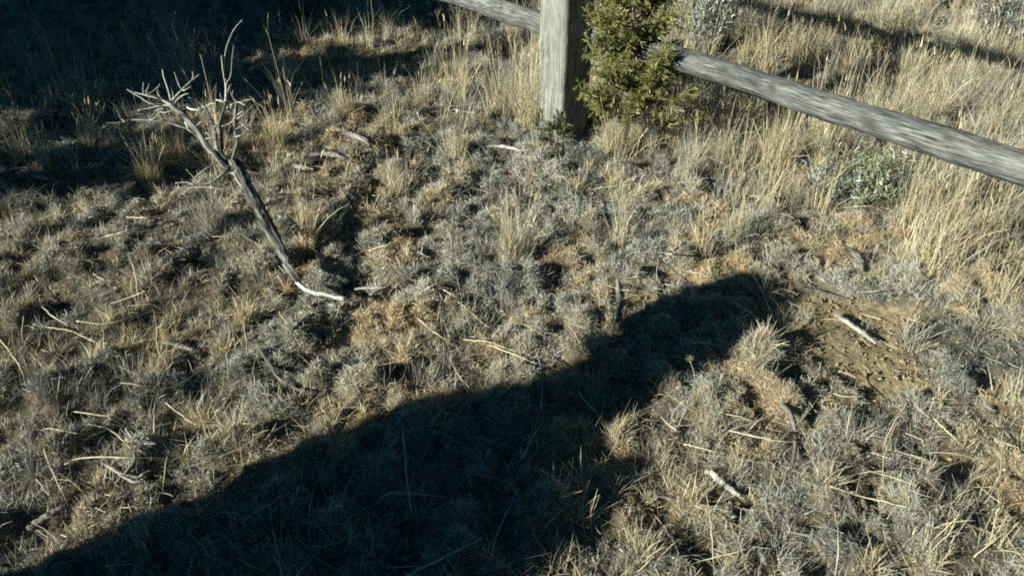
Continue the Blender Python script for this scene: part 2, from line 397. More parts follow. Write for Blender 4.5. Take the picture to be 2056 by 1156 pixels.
# ------------------------------------------------------------------ fence
FX = np.array([math.sin(math.radians(142.3)), math.cos(math.radians(142.3))])   # fence direction towards the near right: (.61,-.79)
FN = np.array([-FX[1], FX[0]]) * 1.0                                            # normal pointing away from the sun: (.79,.61)
PC = np.array([0.252, 3.765])                                                    # post centre
fence = link('fence', None, loc=(PC[0], PC[1], 0), label='weathered grey post and rail fence with a square post beside the juniper', cat='fence')
def post_mesh(seed, half=.093, top=1.32):
    nz, ns = 70, 14
    zz = np.linspace(-.25, top, nz)
    ring = []
    for k in range(4):
        a, b = [(1, 1), (-1, 1), (-1, -1), (1, -1)][k], [(-1, 1), (-1, -1), (1, -1), (1, 1)][k]
        for t in np.linspace(-1, 1, ns, endpoint=False):
            u = (t + 1) / 2
            p = np.array(a) * (1 - u) + np.array(b) * u
            q = p / (np.abs(p[0]) ** 14 + np.abs(p[1]) ** 14) ** (1 / 14)
            ring.append(q)
    ring = np.array(ring) * half
    r = np.random.default_rng(seed)
    groove = np.convolve(r.normal(0, 1, len(ring) + 2), [.3, .4, .3], 'valid') * .0022
    groove -= (r.random(len(ring)) < .16) * r.uniform(.004, .012, len(ring))
    V = np.empty((nz, len(ring), 3))
    for i, z in enumerate(zz):
        s = 1 + groove / half + r.normal(0, .0006, len(ring)) / half
        if z < .10:
            s = s * (1 - (0.10 - max(z, 0)) * r.uniform(.1, .9, len(ring)) * 1.1)
        V[i, :, :2] = ring * s[:, None] + np.array([.006 * math.sin(z * 2.3), .004 * math.sin(z * 3.1)])
        V[i, :, 2] = z + (r.normal(0, .004, len(ring)) if i == nz - 1 else 0)
    n = len(ring)
    i = np.arange(nz - 1)[:, None] * n; j = np.arange(n)[None]; j2 = (j + 1) % n
    F = np.stack([i + j, i + j2, i + n + j2, i + n + j], -1).reshape(-1, 4)
    VV = np.vstack([V.reshape(-1, 3), [0, 0, top + .004]])
    e = (nz - 1) * n
    T = np.stack([e + np.arange(n), e + (np.arange(n) + 1) % n, np.full(n, len(VV) - 1)], 1)
    ang = math.atan2(FX[1], FX[0])
    R = np.array([[math.cos(ang), -math.sin(ang), 0], [math.sin(ang), math.cos(ang), 0], [0, 0, 1]])
    return mesh_np('post', VV @ R.T, [F, T])
for s, sd in ((0, 1), (3.3, 2), (-4.0, 3)):
    link('post', post_mesh(sd), M_POST, fence, (FX[0] * s, FX[1] * s, 0))
RAIL_OFF = 0.125                                     # rails run behind the posts
def on_fence(px, py):
    d = ray(px, py); n = np.array([FN[0], FN[1]])
    t = (PC @ n + RAIL_OFF) / (d[:2] @ n)
    p = np.array([0, 0, CAM_H]) + d * t
    return (p[:2] - PC) @ FX, p[2]
def rail_mesh(s0, h0, s1, h1, rad, seed, knots=(), sag=0.0, rough=1.0):
    n, sides = 190, 40
    r = np.random.default_rng(seed)
    V = np.empty((n, sides, 3)); G = np.empty((n, sides, 3)); K = np.zeros((n, sides))
    ang = np.linspace(0, 2 * math.pi, sides, endpoint=False)
    prof = 1 + .09 * np.cos(2 * ang + r.uniform(0, 6)) + .05 * np.cos(3 * ang + r.uniform(0, 6)) + np.convolve(r.normal(0, .022, sides + 2), [.25, .5, .25], 'valid')
    ph = r.uniform(0, 6, 4)
    prof = np.minimum(prof, .97 + .05 * np.cos(ang - 2.2))            # split flat on one side
    cracks = [(r.integers(0, sides), r.uniform(s0, s1), r.uniform(.15, .7), r.uniform(.10, .24)) for _ in range(46)]
    fine = np.convolve(r.normal(0, .018, sides + 2), [.2, .6, .2], 'valid')
    for k in range(n):
        t = k / (n - 1); s = s0 + (s1 - s0) * t
        z = h0 + (h1 - h0) * t - sag * 4 * t * (1 - t) + .0025 * math.sin(s * 4 + ph[0]) + .002 * math.sin(s * 9.7 + ph[1])
        rr = rad * (1 + .06 * math.sin(s * 3.3 + ph[2]) + .035 * math.sin(s * 11 + ph[3]) + .02 * math.sin(s * 29 + ph[0]) + r.normal(0, .006))
        end = min(1, min(t, 1 - t) * abs(s1 - s0) / .16)
        rr *= .62 + .38 * end
        fine = .93 * fine + .37 * r.normal(0, .016, sides)
        q = prof * (1 + fine) * rr
        for cj, cs, cl, cd in cracks:
            if abs(s - cs) < cl:
                jj = (cj + int(round(1.2 * math.sin((s - cs) * 3)))) % sides
                q[jj] *= 1 - cd * (1 - abs(s - cs) / cl)
                K[k, jj] = .75 * (1 - abs(s - cs) / cl)
        for ks, ka, kr in knots:
            d2 = ((s - ks) / kr) ** 2 + (np.angle(np.exp(1j * (ang - ka))) * rad / (kr * .55)) ** 2
            q = q + .010 * np.exp(-d2 * .35) - .014 * np.exp(-d2 * 2.5)
            K[k] = np.maximum(K[k], np.clip(np.exp(-d2 * 1.6) * 1.1, 0, 1))
        V[k, :, 0] = FX[0] * s + FN[0] * np.cos(ang) * q + FN[0] * RAIL_OFF
        V[k, :, 1] = FX[1] * s + FN[1] * np.cos(ang) * q + FN[1] * RAIL_OFF
        V[k, :, 2] = z + np.sin(ang) * q
        G[k] = np.stack([np.cos(ang) * rad, np.sin(ang) * rad, np.full(sides, s)], 1) + seed
    i = np.arange(n - 1)[:, None] * sides; j = np.arange(sides)[None]; j2 = (j + 1) % sides
    F = np.stack([i + j, i + j2, i + sides + j2, i + sides + j], -1).reshape(-1, 4)
    c0, c1 = V[0].mean(0), V[-1].mean(0)
    VV = np.vstack([V.reshape(-1, 3), c0, c1]); e = (n - 1) * sides; jj = np.arange(sides); jn = (jj + 1) % sides
    T = np.concatenate([np.stack([np.full(sides, n * sides), jj, jn], 1), np.stack([np.full(sides, n * sides + 1), e + jn, e + jj], 1)])
    GG = np.vstack([G.reshape(-1, 3), G[0, 0], G[-1, 0]])
    return mesh_np('rail', VV, [F, T], {'grain': GG, 'knot': np.concatenate([K.ravel(), [0, 0]])}, True)
s_a, h_a = on_fence(1420, 137); s_b, h_b = on_fence(2030, 332)
sl = (h_b - h_a) / (s_b - s_a)
kn = []
for px, py, ka, kr in [(1465, 148, 2.5, .034), (1562, 188, 2.7, .03), (1757, 262, 2.9, .036), (1912, 290, 2.4, .032), (1330, 108, 2.8, .035)]:
    kn.append((on_fence(px, py)[0], ka, kr))
link('rail', rail_mesh(-.02, h_a + sl * (-.02 - s_a), 3.4, h_a + sl * (3.4 - s_a), .0545, 11, kn), M_RAIL, fence)
s_c, h_c = on_fence(1075, 42); s_d, h_d = on_fence(960, 6)
sl2 = (h_d - h_c) / (s_d - s_c)
link('rail', rail_mesh(-4.05, h_c + sl2 * (-4.05 - s_c), -0.03, h_c + sl2 * (-.03 - s_c), .057, 12, [(-.5, 2.6, .02)]), M_RAIL, fence)
link('rail', rail_mesh(0.05, 1.14, 3.25, 1.15, .064, 13), M_RAIL, fence)
link('rail', rail_mesh(-3.95, 1.15, -0.05, 1.14, .064, 14), M_RAIL, fence)

# ------------------------------------------------------------------ wood lying about
CEN = lambda P: np.array([P[:, 0].mean(), P[:, 1].mean(), 0.0])
def solid(name, parts, mat, label, cat, group=None, kind=None):
    v, f, a = merge(parts)
    b = np.array([v[:, 0].mean(), v[:, 1].mean(), v[:, 2].min()])
    return link(name, mesh_np(name, v - b, f, a, True), mat, loc=b, label=label, cat=cat, group=group, kind=kind)
def px_scale(p):
    return FPX / ((p[1]) * CP + (CAM_H - p[2]) * SP)
def px_curve(pts, lift=.008, arch=0.0):
    out = []
    for i, q in enumerate(pts):
        t = i / max(1, len(pts) - 1)
        l = q[2] if len(q) > 2 else lift + arch * math.sin(math.pi * t)
        out.append(ontop(q[0], q[1], l))
    out = np.array(out)
    if len(out) > 2:
        zz = out[:, 2].copy(); lo = np.linspace(zz[0], zz[-1], len(zz))
        for i, q in enumerate(pts):
            z_ = max(zz[i] - .02, .65 * zz[i] + .35 * lo[i]); out[i] = at_h(q[0], q[1], z_)
    return out
STICKS = [  # (label, material, [(polyline, width px, flat)])
 ('short thick bleached stick lying on straw in the sun left of the post', 'd', [([(668, 262), (700, 275), (745, 292)], 13)]),
 ('pale flaking log half buried in straw behind the dead branch', 'd', [([(578, 316), (640, 313), (706, 319)], 15)]),
 ('thin split piece of bleached wood below the pale flaking log', 'd', [([(560, 332), (600, 336), (630, 342)], 8)]),
 ('long thin bleached stick with a forked end lying left of the post', 'd', [([(838, 230), (862, 221), (922, 216), (991, 204)], 7), ([(905, 218), (940, 224), (985, 228)], 4)]),
 ('straight pale stick lying on the ground in front of the post', 'd', [([(974, 296), (1012, 297), (1047, 303), (1088, 301)], 6)]),
 ('small pale stick end beside the green sprig at the post', 'd', [([(1088, 303), (1102, 299), (1124, 297)], 5)]),
 ('curved white driftwood piece under the tall straw left of the blue green plant', 'd', [([(1440, 385), (1470, 375), (1490, 362), (1498, 348)], 10), ([(1458, 392), (1470, 380)], 8)]),
 ('bleached stick pointing right from the dark hollow by the blue green plant', 'd', [([(1506, 396), (1530, 399), (1557, 406)], 10)]),
 ('short grey stick standing in the dry mat just above the head of the shadow', 'k', [([(1243, 645, .01), (1244, 605, .05), (1239, 562, .09)], 12), ([(1234, 646, .0), (1243, 625, .03)], 5)]),
 ('straight bleached stick lying across the bare soil patch', 'd', [([(1676, 634), (1716, 662), (1757, 692)], 9)]),
 ('thin dark twig lying across the top of the bare soil patch', 'k', [([(1598, 577), (1642, 586), (1706, 602)], 4)]),
 ('thin pale twig right of the bare soil patch top', 'd', [([(1728, 587), (1786, 583)], 4)]),
 ('short grey wood chunk leaning above the bare soil patch', 'k', [([(1709, 506), (1722, 524), (1731, 546)], 12)]),
 ('grey gnarled stick with a split top right of the big shadow', 'k', [([(1570, 812), (1588, 836), (1597, 868)], 10), ([(1600, 868), (1612, 838), (1626, 818)], 7)]),
 ('dark vertical stick under the gnarled split stick', 'k', [([(1597, 878), (1594, 902), (1591, 930)], 9)]),
 ('bright grooved bleached stick lying alone at the lower right of the shadow', 'd', [([(1416, 949), (1450, 970), (1486, 998)], 13)]),
 ('pair of curved grey sticks joined like a wishbone', 'k', [([(1690, 987), (1708, 1020), (1730, 1050)], 9), ([(1728, 992), (1740, 1018), (1737, 1046)], 9)]),
 ('pair of curved white sticks at the far lower left', 'd', [([(254, 862), (274, 886), (314, 892)], 8), ([(262, 868), (285, 870), (300, 882)], 5)]),
 ('white smile shaped stick with a split lower edge', 'd', [([(204, 930), (238, 950), (272, 958), (304, 944)], 6), ([(238, 954), (262, 966), (284, 966)], 6)]),
 ('dark bent stick leaning under the smile shaped stick', 'k', [([(232, 972), (258, 944), (271, 924), (270, 906)], 8)]),
 ('flat white wood splinter left of the dark shadow hollow', 'd', [([(328, 688), (356, 697), (388, 705)], 10)]),
 ('grey stick leaning upright among straw at the left', 'k', [([(400, 840, .0), (408, 812, .03), (417, 786, .06)], 9)]),
 ('pair of white crossed sticks at the foot of the dead branch', 'd', [([(704, 608), (748, 589), (802, 562)], 6), ([(712, 582), (756, 580), (798, 577)], 5)]),
 ('broad rotten grey log in the bottom left corner', 'k', [([(58, 1066), (98, 1042), (136, 1018)], 12)]),
 ('dark short log end at the bottom right of the picture', 'k', [([(1524, 1104), (1528, 1130), (1524, 1165)], 13)]),
 ('thin dark root curving through shade below the tall stalks', 'k', [([(520, 700), (560, 760), (610, 790)], 7)]),
 ('faint thin twig in the deep shade at the upper left', 'd', [([(238, 124), (255, 121), (270, 120)], 6)]),
 ('small pale twig in the deep shade below the faint twig', 'd', [([(212, 157), (236, 155), (258, 153)], 5)]),
 ('long grey twig in the shade left of the branch tips', 'k', [([(60, 205), (140, 212), (200, 206)], 5)]),
 ('pale short twig lying in straw at the far left edge', 'd', [([(66, 356), (90, 358), (104, 362)], 7)]),
 ('forked grey twig right of the long grass at the right edge', 'k', [([(1818, 435), (1860, 447), (1905, 456)], 6), ([(1860, 447), (1880, 436)], 4)]),
 ('thin crooked stick lying left of the small upright stick', 'd', [([(1084, 820), (1090, 760), (1075, 700)], 4)]),
 ('short dark stick below the golden tuft', 'k', [([(585, 670), (612, 648), (632, 630)], 9)]),
 ('stubby grey root above the bottom edge right of the log end', 'k', [([(1700, 1085), (1722, 1096), (1760, 1100)], 10)]),
 ('thin grey twig hanging over the mat at the lower right', 'k', [([(1800, 905), (1842, 920), (1878, 934)], 5), ([(1812, 892), (1846, 915)], 4)]),
]
for i, (lab, mk, pl) in enumerate(STICKS):
    parts = []
    for j, (pts, w) in enumerate(pl):
        P = px_curve(pts)
        r = w / px_scale(P.mean(0)) / 2
        parts.append(tube(P + np.array([0, 0, r * .6]), [r * .75, r, r * 1.05, r * .9, r * .5], n=8 * len(pts) + 6, sides=10, ridge=.22, seed=100 + i * 7 + j, wig=.16))
    solid('stick', parts, M_DEAD if mk == 'd' else M_DARKWOOD, lab, 'stick', 'sticks lying on the ground')

# the twisted dead branch
def limb(pts, w0, w1, seed, n=None, sides=8, ridge=.12):
    P = np.array([at_h(x, y, h) for x, y, h in pts])
    k = px_scale(P.mean(0))
    return tube(P, list(np.linspace(w0 / k / 2, w1 / k / 2, 5) * .78), n=n or 5 * len(pts), sides=sides, ridge=ridge, seed=seed, wig=.15)
g0 = max(float(sample(HM, *at_h(x_, y_)[:2])) for x_, y_ in ((592, 560), (626, 586), (652, 592), (690, 600))) + .005
br0 = at_h(600, 560, g0)
branch = link('dead_branch', None, loc=br0, label='twisted bleached dead branch leaning up out of the straw with forked twigs', cat='branch')
def bpart(name, pts, w0, w1, seed, **k):
    v, f, a = limb(pts, w0, w1, seed, **k)
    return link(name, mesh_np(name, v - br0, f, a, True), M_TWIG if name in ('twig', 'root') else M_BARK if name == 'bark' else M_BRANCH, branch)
bpart('trunk', [(600, 566, g0 + .03), (586, 545, g0 + .04), (570, 512, .09), (546, 468, .13), (516, 415, .17), (488, 366, .21), (466, 330, .24)], 15, 31, 1, n=46, sides=18, ridge=.15)
for q_, st_ in enumerate([[(520, 420, .165), (536, 412, .175), (544, 404, .185)], [(548, 472, .125), (534, 474, .13), (526, 470, .135)], [(498, 380, .20), (486, 384, .20), (480, 380, .205)], [(574, 520, .085), (586, 516, .09), (592, 508, .1)]]):
    bpart('stub', st_, 7, 4, 60 + q_)
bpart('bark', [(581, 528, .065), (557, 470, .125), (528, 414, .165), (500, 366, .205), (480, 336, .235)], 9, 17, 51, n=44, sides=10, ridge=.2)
bpart('root', [(592, 556, g0 + .03), (604, 574, g0 + .025), (626, 586, g0 + .022), (652, 592, g0 + .022), (692, 600, g0 + .015)], 11, 12, 2, n=26)
bpart('limb', [(470, 338, .235), (446, 330, .25), (419, 298, .29), (391, 256, .34), (370, 232, .37), (344, 212, .40)], 17, 11, 3, n=34, ridge=.16)
bpart('limb', [(458, 335, .24), (441, 311, .27), (434, 287, .30), (429, 256, .34), (418, 232, .37), (410, 214, .39)], 11, 9, 4, n=26)
bpart('limb', [(462, 330, .24), (444, 306, .28), (442, 256, .34), (447, 228, .37), (452, 206, .39)], 14, 7, 5, n=26, ridge=.16)
bpart('limb', [(466, 334, .24), (462, 318, .26), (473, 292, .29), (471, 262, .32), (471, 235, .35), (477, 207, .38)], 16, 8, 6, n=26, ridge=.18)
bpart('limb', [(456, 342, .225), (439, 356, .21), (422, 365, .20), (391, 370, .18), (363, 378, .15), (344, 390, .12)], 9, 4, 7)
bpart('limb', [(440, 322, .25), (405, 346, .20), (386, 364, .16)], 6, 3, 8)
bpart('limb', [(404, 280, .31), (380, 262, .31), (350, 250, .32), (311, 243, .33), (270, 240, .33), (242, 246, .33), (214, 247, .33)], 7, 3, 9, n=40)
TW = [([(346, 213, .40), (322, 201, .42), (294, 192, .44), (270, 186, .45)], 7, 3), ([(288, 190, .44), (287, 178, .455), (288, 166, .47)], 3, 2),
      ([(340, 211, .40), (304, 208, .42), (280, 195, .44), (255, 180, .46)], 5, 2), ([(346, 212, .40), (311, 216, .40), (277, 222, .4)], 8, 3),
      ([(344, 209, .40), (338, 183, .44), (330, 160, .47), (326, 140, .49)], 5, 3), ([(344, 209, .40), (350, 196, .42), (367, 180, .44), (381, 166, .46), (401, 149, .48)], 6, 3),
      ([(386, 160, .465), (388, 152, .475), (386, 144, .485)], 3, 2), ([(352, 205, .41), (362, 194, .42), (380, 188, .43)], 3, 2),
      ([(452, 206, .39), (454, 185, .41), (453, 168, .44)], 6, 5), ([(453, 170, .44), (449, 149, .47), (453, 104, .54), (463, 73, .60), (474, 54, .64), (487, 40, .67)], 2.4, 1.2),
      ([(453, 170, .44), (463, 152, .47), (466, 120, .52), (469, 90, .56)], 2.4, 1.2), ([(449, 149, .47), (446, 130, .5), (444, 112, .53)], 3, 2),
      ([(452, 205, .39), (444, 203, .39), (434, 201, .39)], 6, 4), ([(412, 219, .38), (398, 222, .38), (386, 220, .38), (374, 214, .385)], 7, 6),
      ([(414, 226, .375), (410, 216, .39), (398, 218, .39)], 6, 5), ([(372, 236, .36), (372, 246, .35), (378, 258, .34)], 5, 3),
      ([(372, 248, .35), (388, 248, .35)], 4, 3), ([(366, 232, .37), (358, 222, .38), (330, 226, .38), (316, 222, .38)], 5, 2),
      ([(474, 240, .345), (486, 232, .36), (497, 224, .37), (508, 210, .385)], 4, 2), ([(474, 212, .38), (488, 203, .39), (503, 200, .4)], 3, 2),
      ([(476, 262, .32), (490, 252, .335), (497, 240, .35)], 3, 2), ([(470, 222, .365), (462, 214, .37), (456, 216, .37)], 6, 4), ([(470, 240, .34), (484, 248, .335), (500, 262, .33)], 3, 2), ([(474, 275, .31), (488, 270, .32), (504, 250, .34), (512, 232, .36)], 3, 2), ([(463, 212, .385), (478, 206, .39), (492, 212, .385)], 5, 3), ([(436, 268, .32), (424, 274, .31), (408, 268, .32)], 4, 2), ([(330, 205, .41), (318, 190, .43), (316, 180, .44)], 3, 2), ([(390, 372, .18), (372, 366, .19), (352, 368, .19)], 3, 2)]
for _x, _y, _h in [(346, 213, .40), (322, 201, .42), (294, 192, .44), (367, 180, .44), (391, 256, .34), (370, 232, .37), (452, 206, .39), (471, 262, .32), (471, 235, .35), (477, 207, .38), (410, 216, .39), (419, 240, .36), (300, 242, .33), (250, 246, .33), (391, 370, .18), (442, 256, .34), (429, 256, .34), (404, 280, .31)]:
    for _k in range(2):
        _a = rng.uniform(-2.9, -.25); _l = rng.uniform(16, 40)
        TW.append(([(_x, _y, _h), (_x + _l * .5 * math.cos(_a) + rng.normal(0, 4), _y + _l * .5 * math.sin(_a) + rng.normal(0, 4), _h + .02), (_x + _l * math.cos(_a), _y + _l * math.sin(_a), _h + .05)], 2.6, 1.3))
for i, (p, a, b) in enumerate(TW):
    bpart('twig', p, a, b, 30 + i, n=4 * len(p) + 2, sides=5, ridge=.08)

# ------------------------------------------------------------------ straw stalks that can be told apart
STALKS = [
 ('bent straw lying like a tall hook above the wishbone sticks', [(1820, 806), (1796, 846), (1774, 896)]),
 ('long straight straw running down beside the hooked straw', [(1818, 812), (1778, 905), (1771, 950), (1769, 980)]),
 ('upright straw leaning over the lower end of the soil patch', [(1724, 740), (1709, 825), (1699, 877)]),
 ('pale straw bent in a wide chevron above the gnarled split stick', [(1578, 824), (1519, 846), (1463, 867), (1432, 910)]),
 ('straw running level to the right of the chevron straw', [(1463, 864), (1546, 882), (1607, 886)]),
 ('thin straw crossing above the chevron straw', [(1406, 832), (1467, 834), (1516, 844)]),
 ('long pale straw dropping down to the bottom edge', [(1411, 948), (1422, 1033), (1429, 1088), (1435, 1165)]),
 ('short thick straw near the bottom edge right of the shadow', [(1350, 1120), (1422, 1111)]),
 ('long golden straw rising to the right along the bottom', [(1340, 1148), (1408, 1125), (1494, 1102), (1524, 1087)]),
 ('bright pair straw pointing right out of the spiky tuft', [(1658, 957), (1719, 952), (1764, 945), (1832, 943)]),
 ('long straw sloping down across the needle litter', [(1785, 901), (1840, 915), (1877, 930)]),
 ('long straw running down right from the spiky tuft', [(1666, 976), (1737, 998), (1822, 1017)]),
 ('thin upright straw below the spiky tuft', [(1678, 1022), (1683, 1085), (1677, 1160)]),
 ('straw slanting through the needle litter below the hooked straw', [(1882, 1015), (1840, 1060), (1833, 1076)]),
 ('thick straw stem slanting up to the right edge near the bottom', [(1956, 1118), (2007, 1078), (2056, 1044)]),
 ('bent straw arching down beside the right edge', [(2015, 858), (2013, 912), (2006, 960), (1970, 1000)]),
 ('straight straw sloping down over the grey mat near the right edge', [(1874, 838), (1925, 890)]),
 ('bowed straw lying like a bridge at the lower left edge', [(44, 878), (93, 860), (156, 868), (184, 870)]),
 ('straw kinked upward right of the bowed straw', [(166, 883), (194, 867), (240, 853)]),
 ('kinked straw above the upward straw', [(150, 827), (218, 837), (242, 850)]),
 ('long nearly level straw above the smile shaped stick', [(130, 930), (166, 919), (242, 918), (334, 919)]),
 ('straw sloping down to the curved white sticks', [(175, 851), (215, 863), (264, 899)]),
 ('pale straw sloping gently below the flat white splinter', [(238, 768), (275, 774), (313, 782)]),
 ('bright level straw pointing at the dark hollow beside the shadow', [(456, 848), (519, 847), (618, 829)]),
 ('bright bent straw below the level straw by the dark hollow', [(534, 883), (554, 863), (611, 836)]),
 ('straight thin straw slanting down at the far lower left', [(88, 900), (107, 950), (136, 1012)]),
 ('short straw slanting down left of the smile shaped stick', [(73, 962), (105, 1004)]),
 ('thin straw hanging down right of the smile shaped stick', [(356, 836), (336, 915), (327, 992)]),
 ('straw running up right from the bottom left log', [(127, 1100), (166, 1064), (196, 1049)]),
 ('straw sloping from the leaning grey stick down to the right', [(331, 808), (367, 836), (396, 853)]),
 ('level pale straw left of the leaning trunk', [(252, 437), (294, 435), (327, 431)]),
 ('long arched straw left of the dead trunk', [(144, 504), (208, 477), (249, 465), (313, 450)]),
 ('arched straw with a drooping end under the long arched one', [(256, 511), (301, 492), (339, 491), (369, 500)]),
 ('straw dropping steeply from the drooping arched straw', [(256, 511), (270, 553), (277, 592)]),
 ('straw climbing right toward the foot of the dead trunk', [(282, 553), (346, 529), (386, 512)]),
 ('long curved straw lying above the flat white splinter', [(154, 645), (194, 648), (242, 643), (315, 621)]),
 ('long drooping straw crossing the grey mat at the left', [(68, 652), (138, 664), (180, 681), (206, 694)]),
 ('straw bending down from the crossed straws at the left edge', [(81, 604), (100, 633), (139, 654)]),
 ('straw curving down to the left of the crossed straws', [(77, 572), (52, 619), (44, 680)]),
 ('steep straw at the left edge beside the dark patch', [(-6, 672), (35, 729), (53, 776)]),
 ('fine straw dropping from the white root of the branch', [(686, 586), (671, 676)]),
 ('short straight straw standing below the golden tuft', [(490, 644), (495, 704)]),
 ('pale curved straw over the dark hollow left of the golden tuft', [(410, 600), (372, 612), (358, 650)]),
 ('pale forked straw at the upper edge of the middle mat', [(798, 639), (825, 632), (864, 626)]),
 ('long pair straw sloping down in the middle of the mat', [(834, 634), (874, 667), (914, 697)]),
 ('curved straw fanning up right of the crossed sticks', [(838, 596), (870, 574), (930, 555)]),
 ('arched straw fanning above the curved one by the crossed sticks', [(842, 564), (874, 539), (907, 521)]),
 ('long straw bending over and down through the middle', [(868, 581), (889, 582), (922, 608), (983, 658)]),
 ('pale straw lying above the big shadow edge', [(924, 679), (981, 687), (1035, 705)]),
 ('parallel straw just under the pale one above the shadow edge', [(982, 694), (1026, 709), (1076, 730)]),
 ('short level straw right of the leaning trunk', [(740, 504), (776, 495), (813, 488)]),
 ('thin straw crossing the shadow edge downward left of centre', [(902, 716), (920, 750), (942, 778)]),
 ('long upright straw inside the big shadow on the left', [(807, 806), (811, 912), (826, 1030)]),
 ('long slanting straw in the lower middle of the shadow', [(1041, 978), (1005, 1057), (983, 1122)]),
 ('straw lying low across the bottom of the shadow', [(812, 1155), (888, 1119), (968, 1079)]),
 ('straw arching in the shadow above the bottom edge', [(761, 1000), (796, 985), (885, 998), (900, 1004)]),
 ('straight straw slanting to the shadow right shoulder', [(1160, 784), (1200, 836), (1232, 876)]),
 ('straw slanting up through the middle of the shadow', [(1043, 926), (1066, 880), (1091, 845)]),
 ('long straw slanting through the head of the shadow', [(1511, 556), (1540, 610), (1557, 652)]),
 ('straw crossing the neck of the shadow from the head', [(1472, 605), (1522, 636), (1550, 658)]),
 ('tall fine straw rising from the chin of the shadow', [(1324, 602), (1322, 560), (1320, 508)]),
 ('long level twig of straw beside the post foot', [(748, 392), (790, 392), (840, 408)]),
 ('pale straw with a raised end at the upper left shade edge', [(40, 300), (90, 312), (150, 318)]),
 ('level pale straw above the arching straws right of the trunk', [(1330, 509), (1352, 512), (1380, 512)]),
 ('long bent stalk sloping off the bottom right corner', [(1905, 1110), (1930, 1060), (1962, 1018)]),
]
for i, (lab, pts) in enumerate(STALKS):
    P = np.array([ground(q[0], q[1], .006 + .022 * math.sin(math.pi * (j_ + .4) / (len(pts) - .2)) + rng.uniform(0, .008)) for j_, q in enumerate(pts)])
    k = px_scale(P.mean(0)); r = rng.uniform(2.0, 3.0) / k / 2
    v = [tube(P, [r * 1.1, r, r * .9, r * .6], n=6 * len(pts), sides=5, ridge=.05, seed=400 + i, wig=.6)]
    solid('straw_stalk', v, M_STALK, lab, 'straw stalk', 'loose straw stalks')

# ------------------------------------------------------------------ grass clumps that can be told apart
def clump_geo(c, n, L, spread, w, tint, curl=.5, heads=0.0, seg=5, rad=.03, lean=(0, 0)):
    a = rng.uniform(0, 2 * math.pi, n)
    rr = rad * np.sqrt(rng.random(n)); b = rng.uniform(0, 2 * math.pi, n)
    base = np.stack([c[0] + rr * np.cos(b), c[1] + rr * np.sin(b), np.zeros(n)], 1)
    base[:, 2] = gh(base[:, 0], base[:, 1]) - .012
    th = np.abs(rng.normal(0, spread, n)); LL = L * rng.uniform(.45, 1.1, n)
    vx = np.sin(th) * np.cos(a) + lean[0]; vy = np.sin(th) * np.sin(a) + lean[1]
    a = np.arctan2(vy, vx); th = np.clip(np.hypot(vx, vy), 0, 1.45)
    tn = np.clip(rng.normal(tint, .16, n), 0, 1)
    cu = np.abs(rng.normal(curl, .35, n)) * rng.choice([1, 1, 1, -.4], n)
    out = [ribbons(base, a, th, cu, LL, w * rng.uniform(.6, 1.3, n), tn, seg, .5)]
    nh = int(n * heads)
    if nh:
        # stems with seed heads: straight, taller, a thicker spike on top
        aa = rng.uniform(0, 2 * math.pi, nh); tt = np.abs(rng.normal(0, spread * .6, nh)); l2 = L * rng.uniform(.95, 1.45, nh)
        bb = base[:nh]; cc = rng.normal(.15, .15, nh)
        out.append(ribbons(bb, aa, tt, cc, l2, w * .9, np.full(nh, min(1, tint + .15)), 4, 0, .6))
        p = bb.copy()
        for k in range(4):
            th_ = tt + cc * k / 4
            p = p + np.stack([np.sin(th_) * np.cos(aa), np.sin(th_) * np.sin(aa), np.cos(th_)], 1) * (l2 / 4)[:, None]
        for q in range(2):
            out.append(ribbons(p, aa + q, tt + cc, rng.normal(.2, .2, nh), .035 * rng.uniform(.5, 1.2, nh), w * 1.5, np.full(nh, min(1, tint + .1)), 2, 0, .2))
    return merge(out)
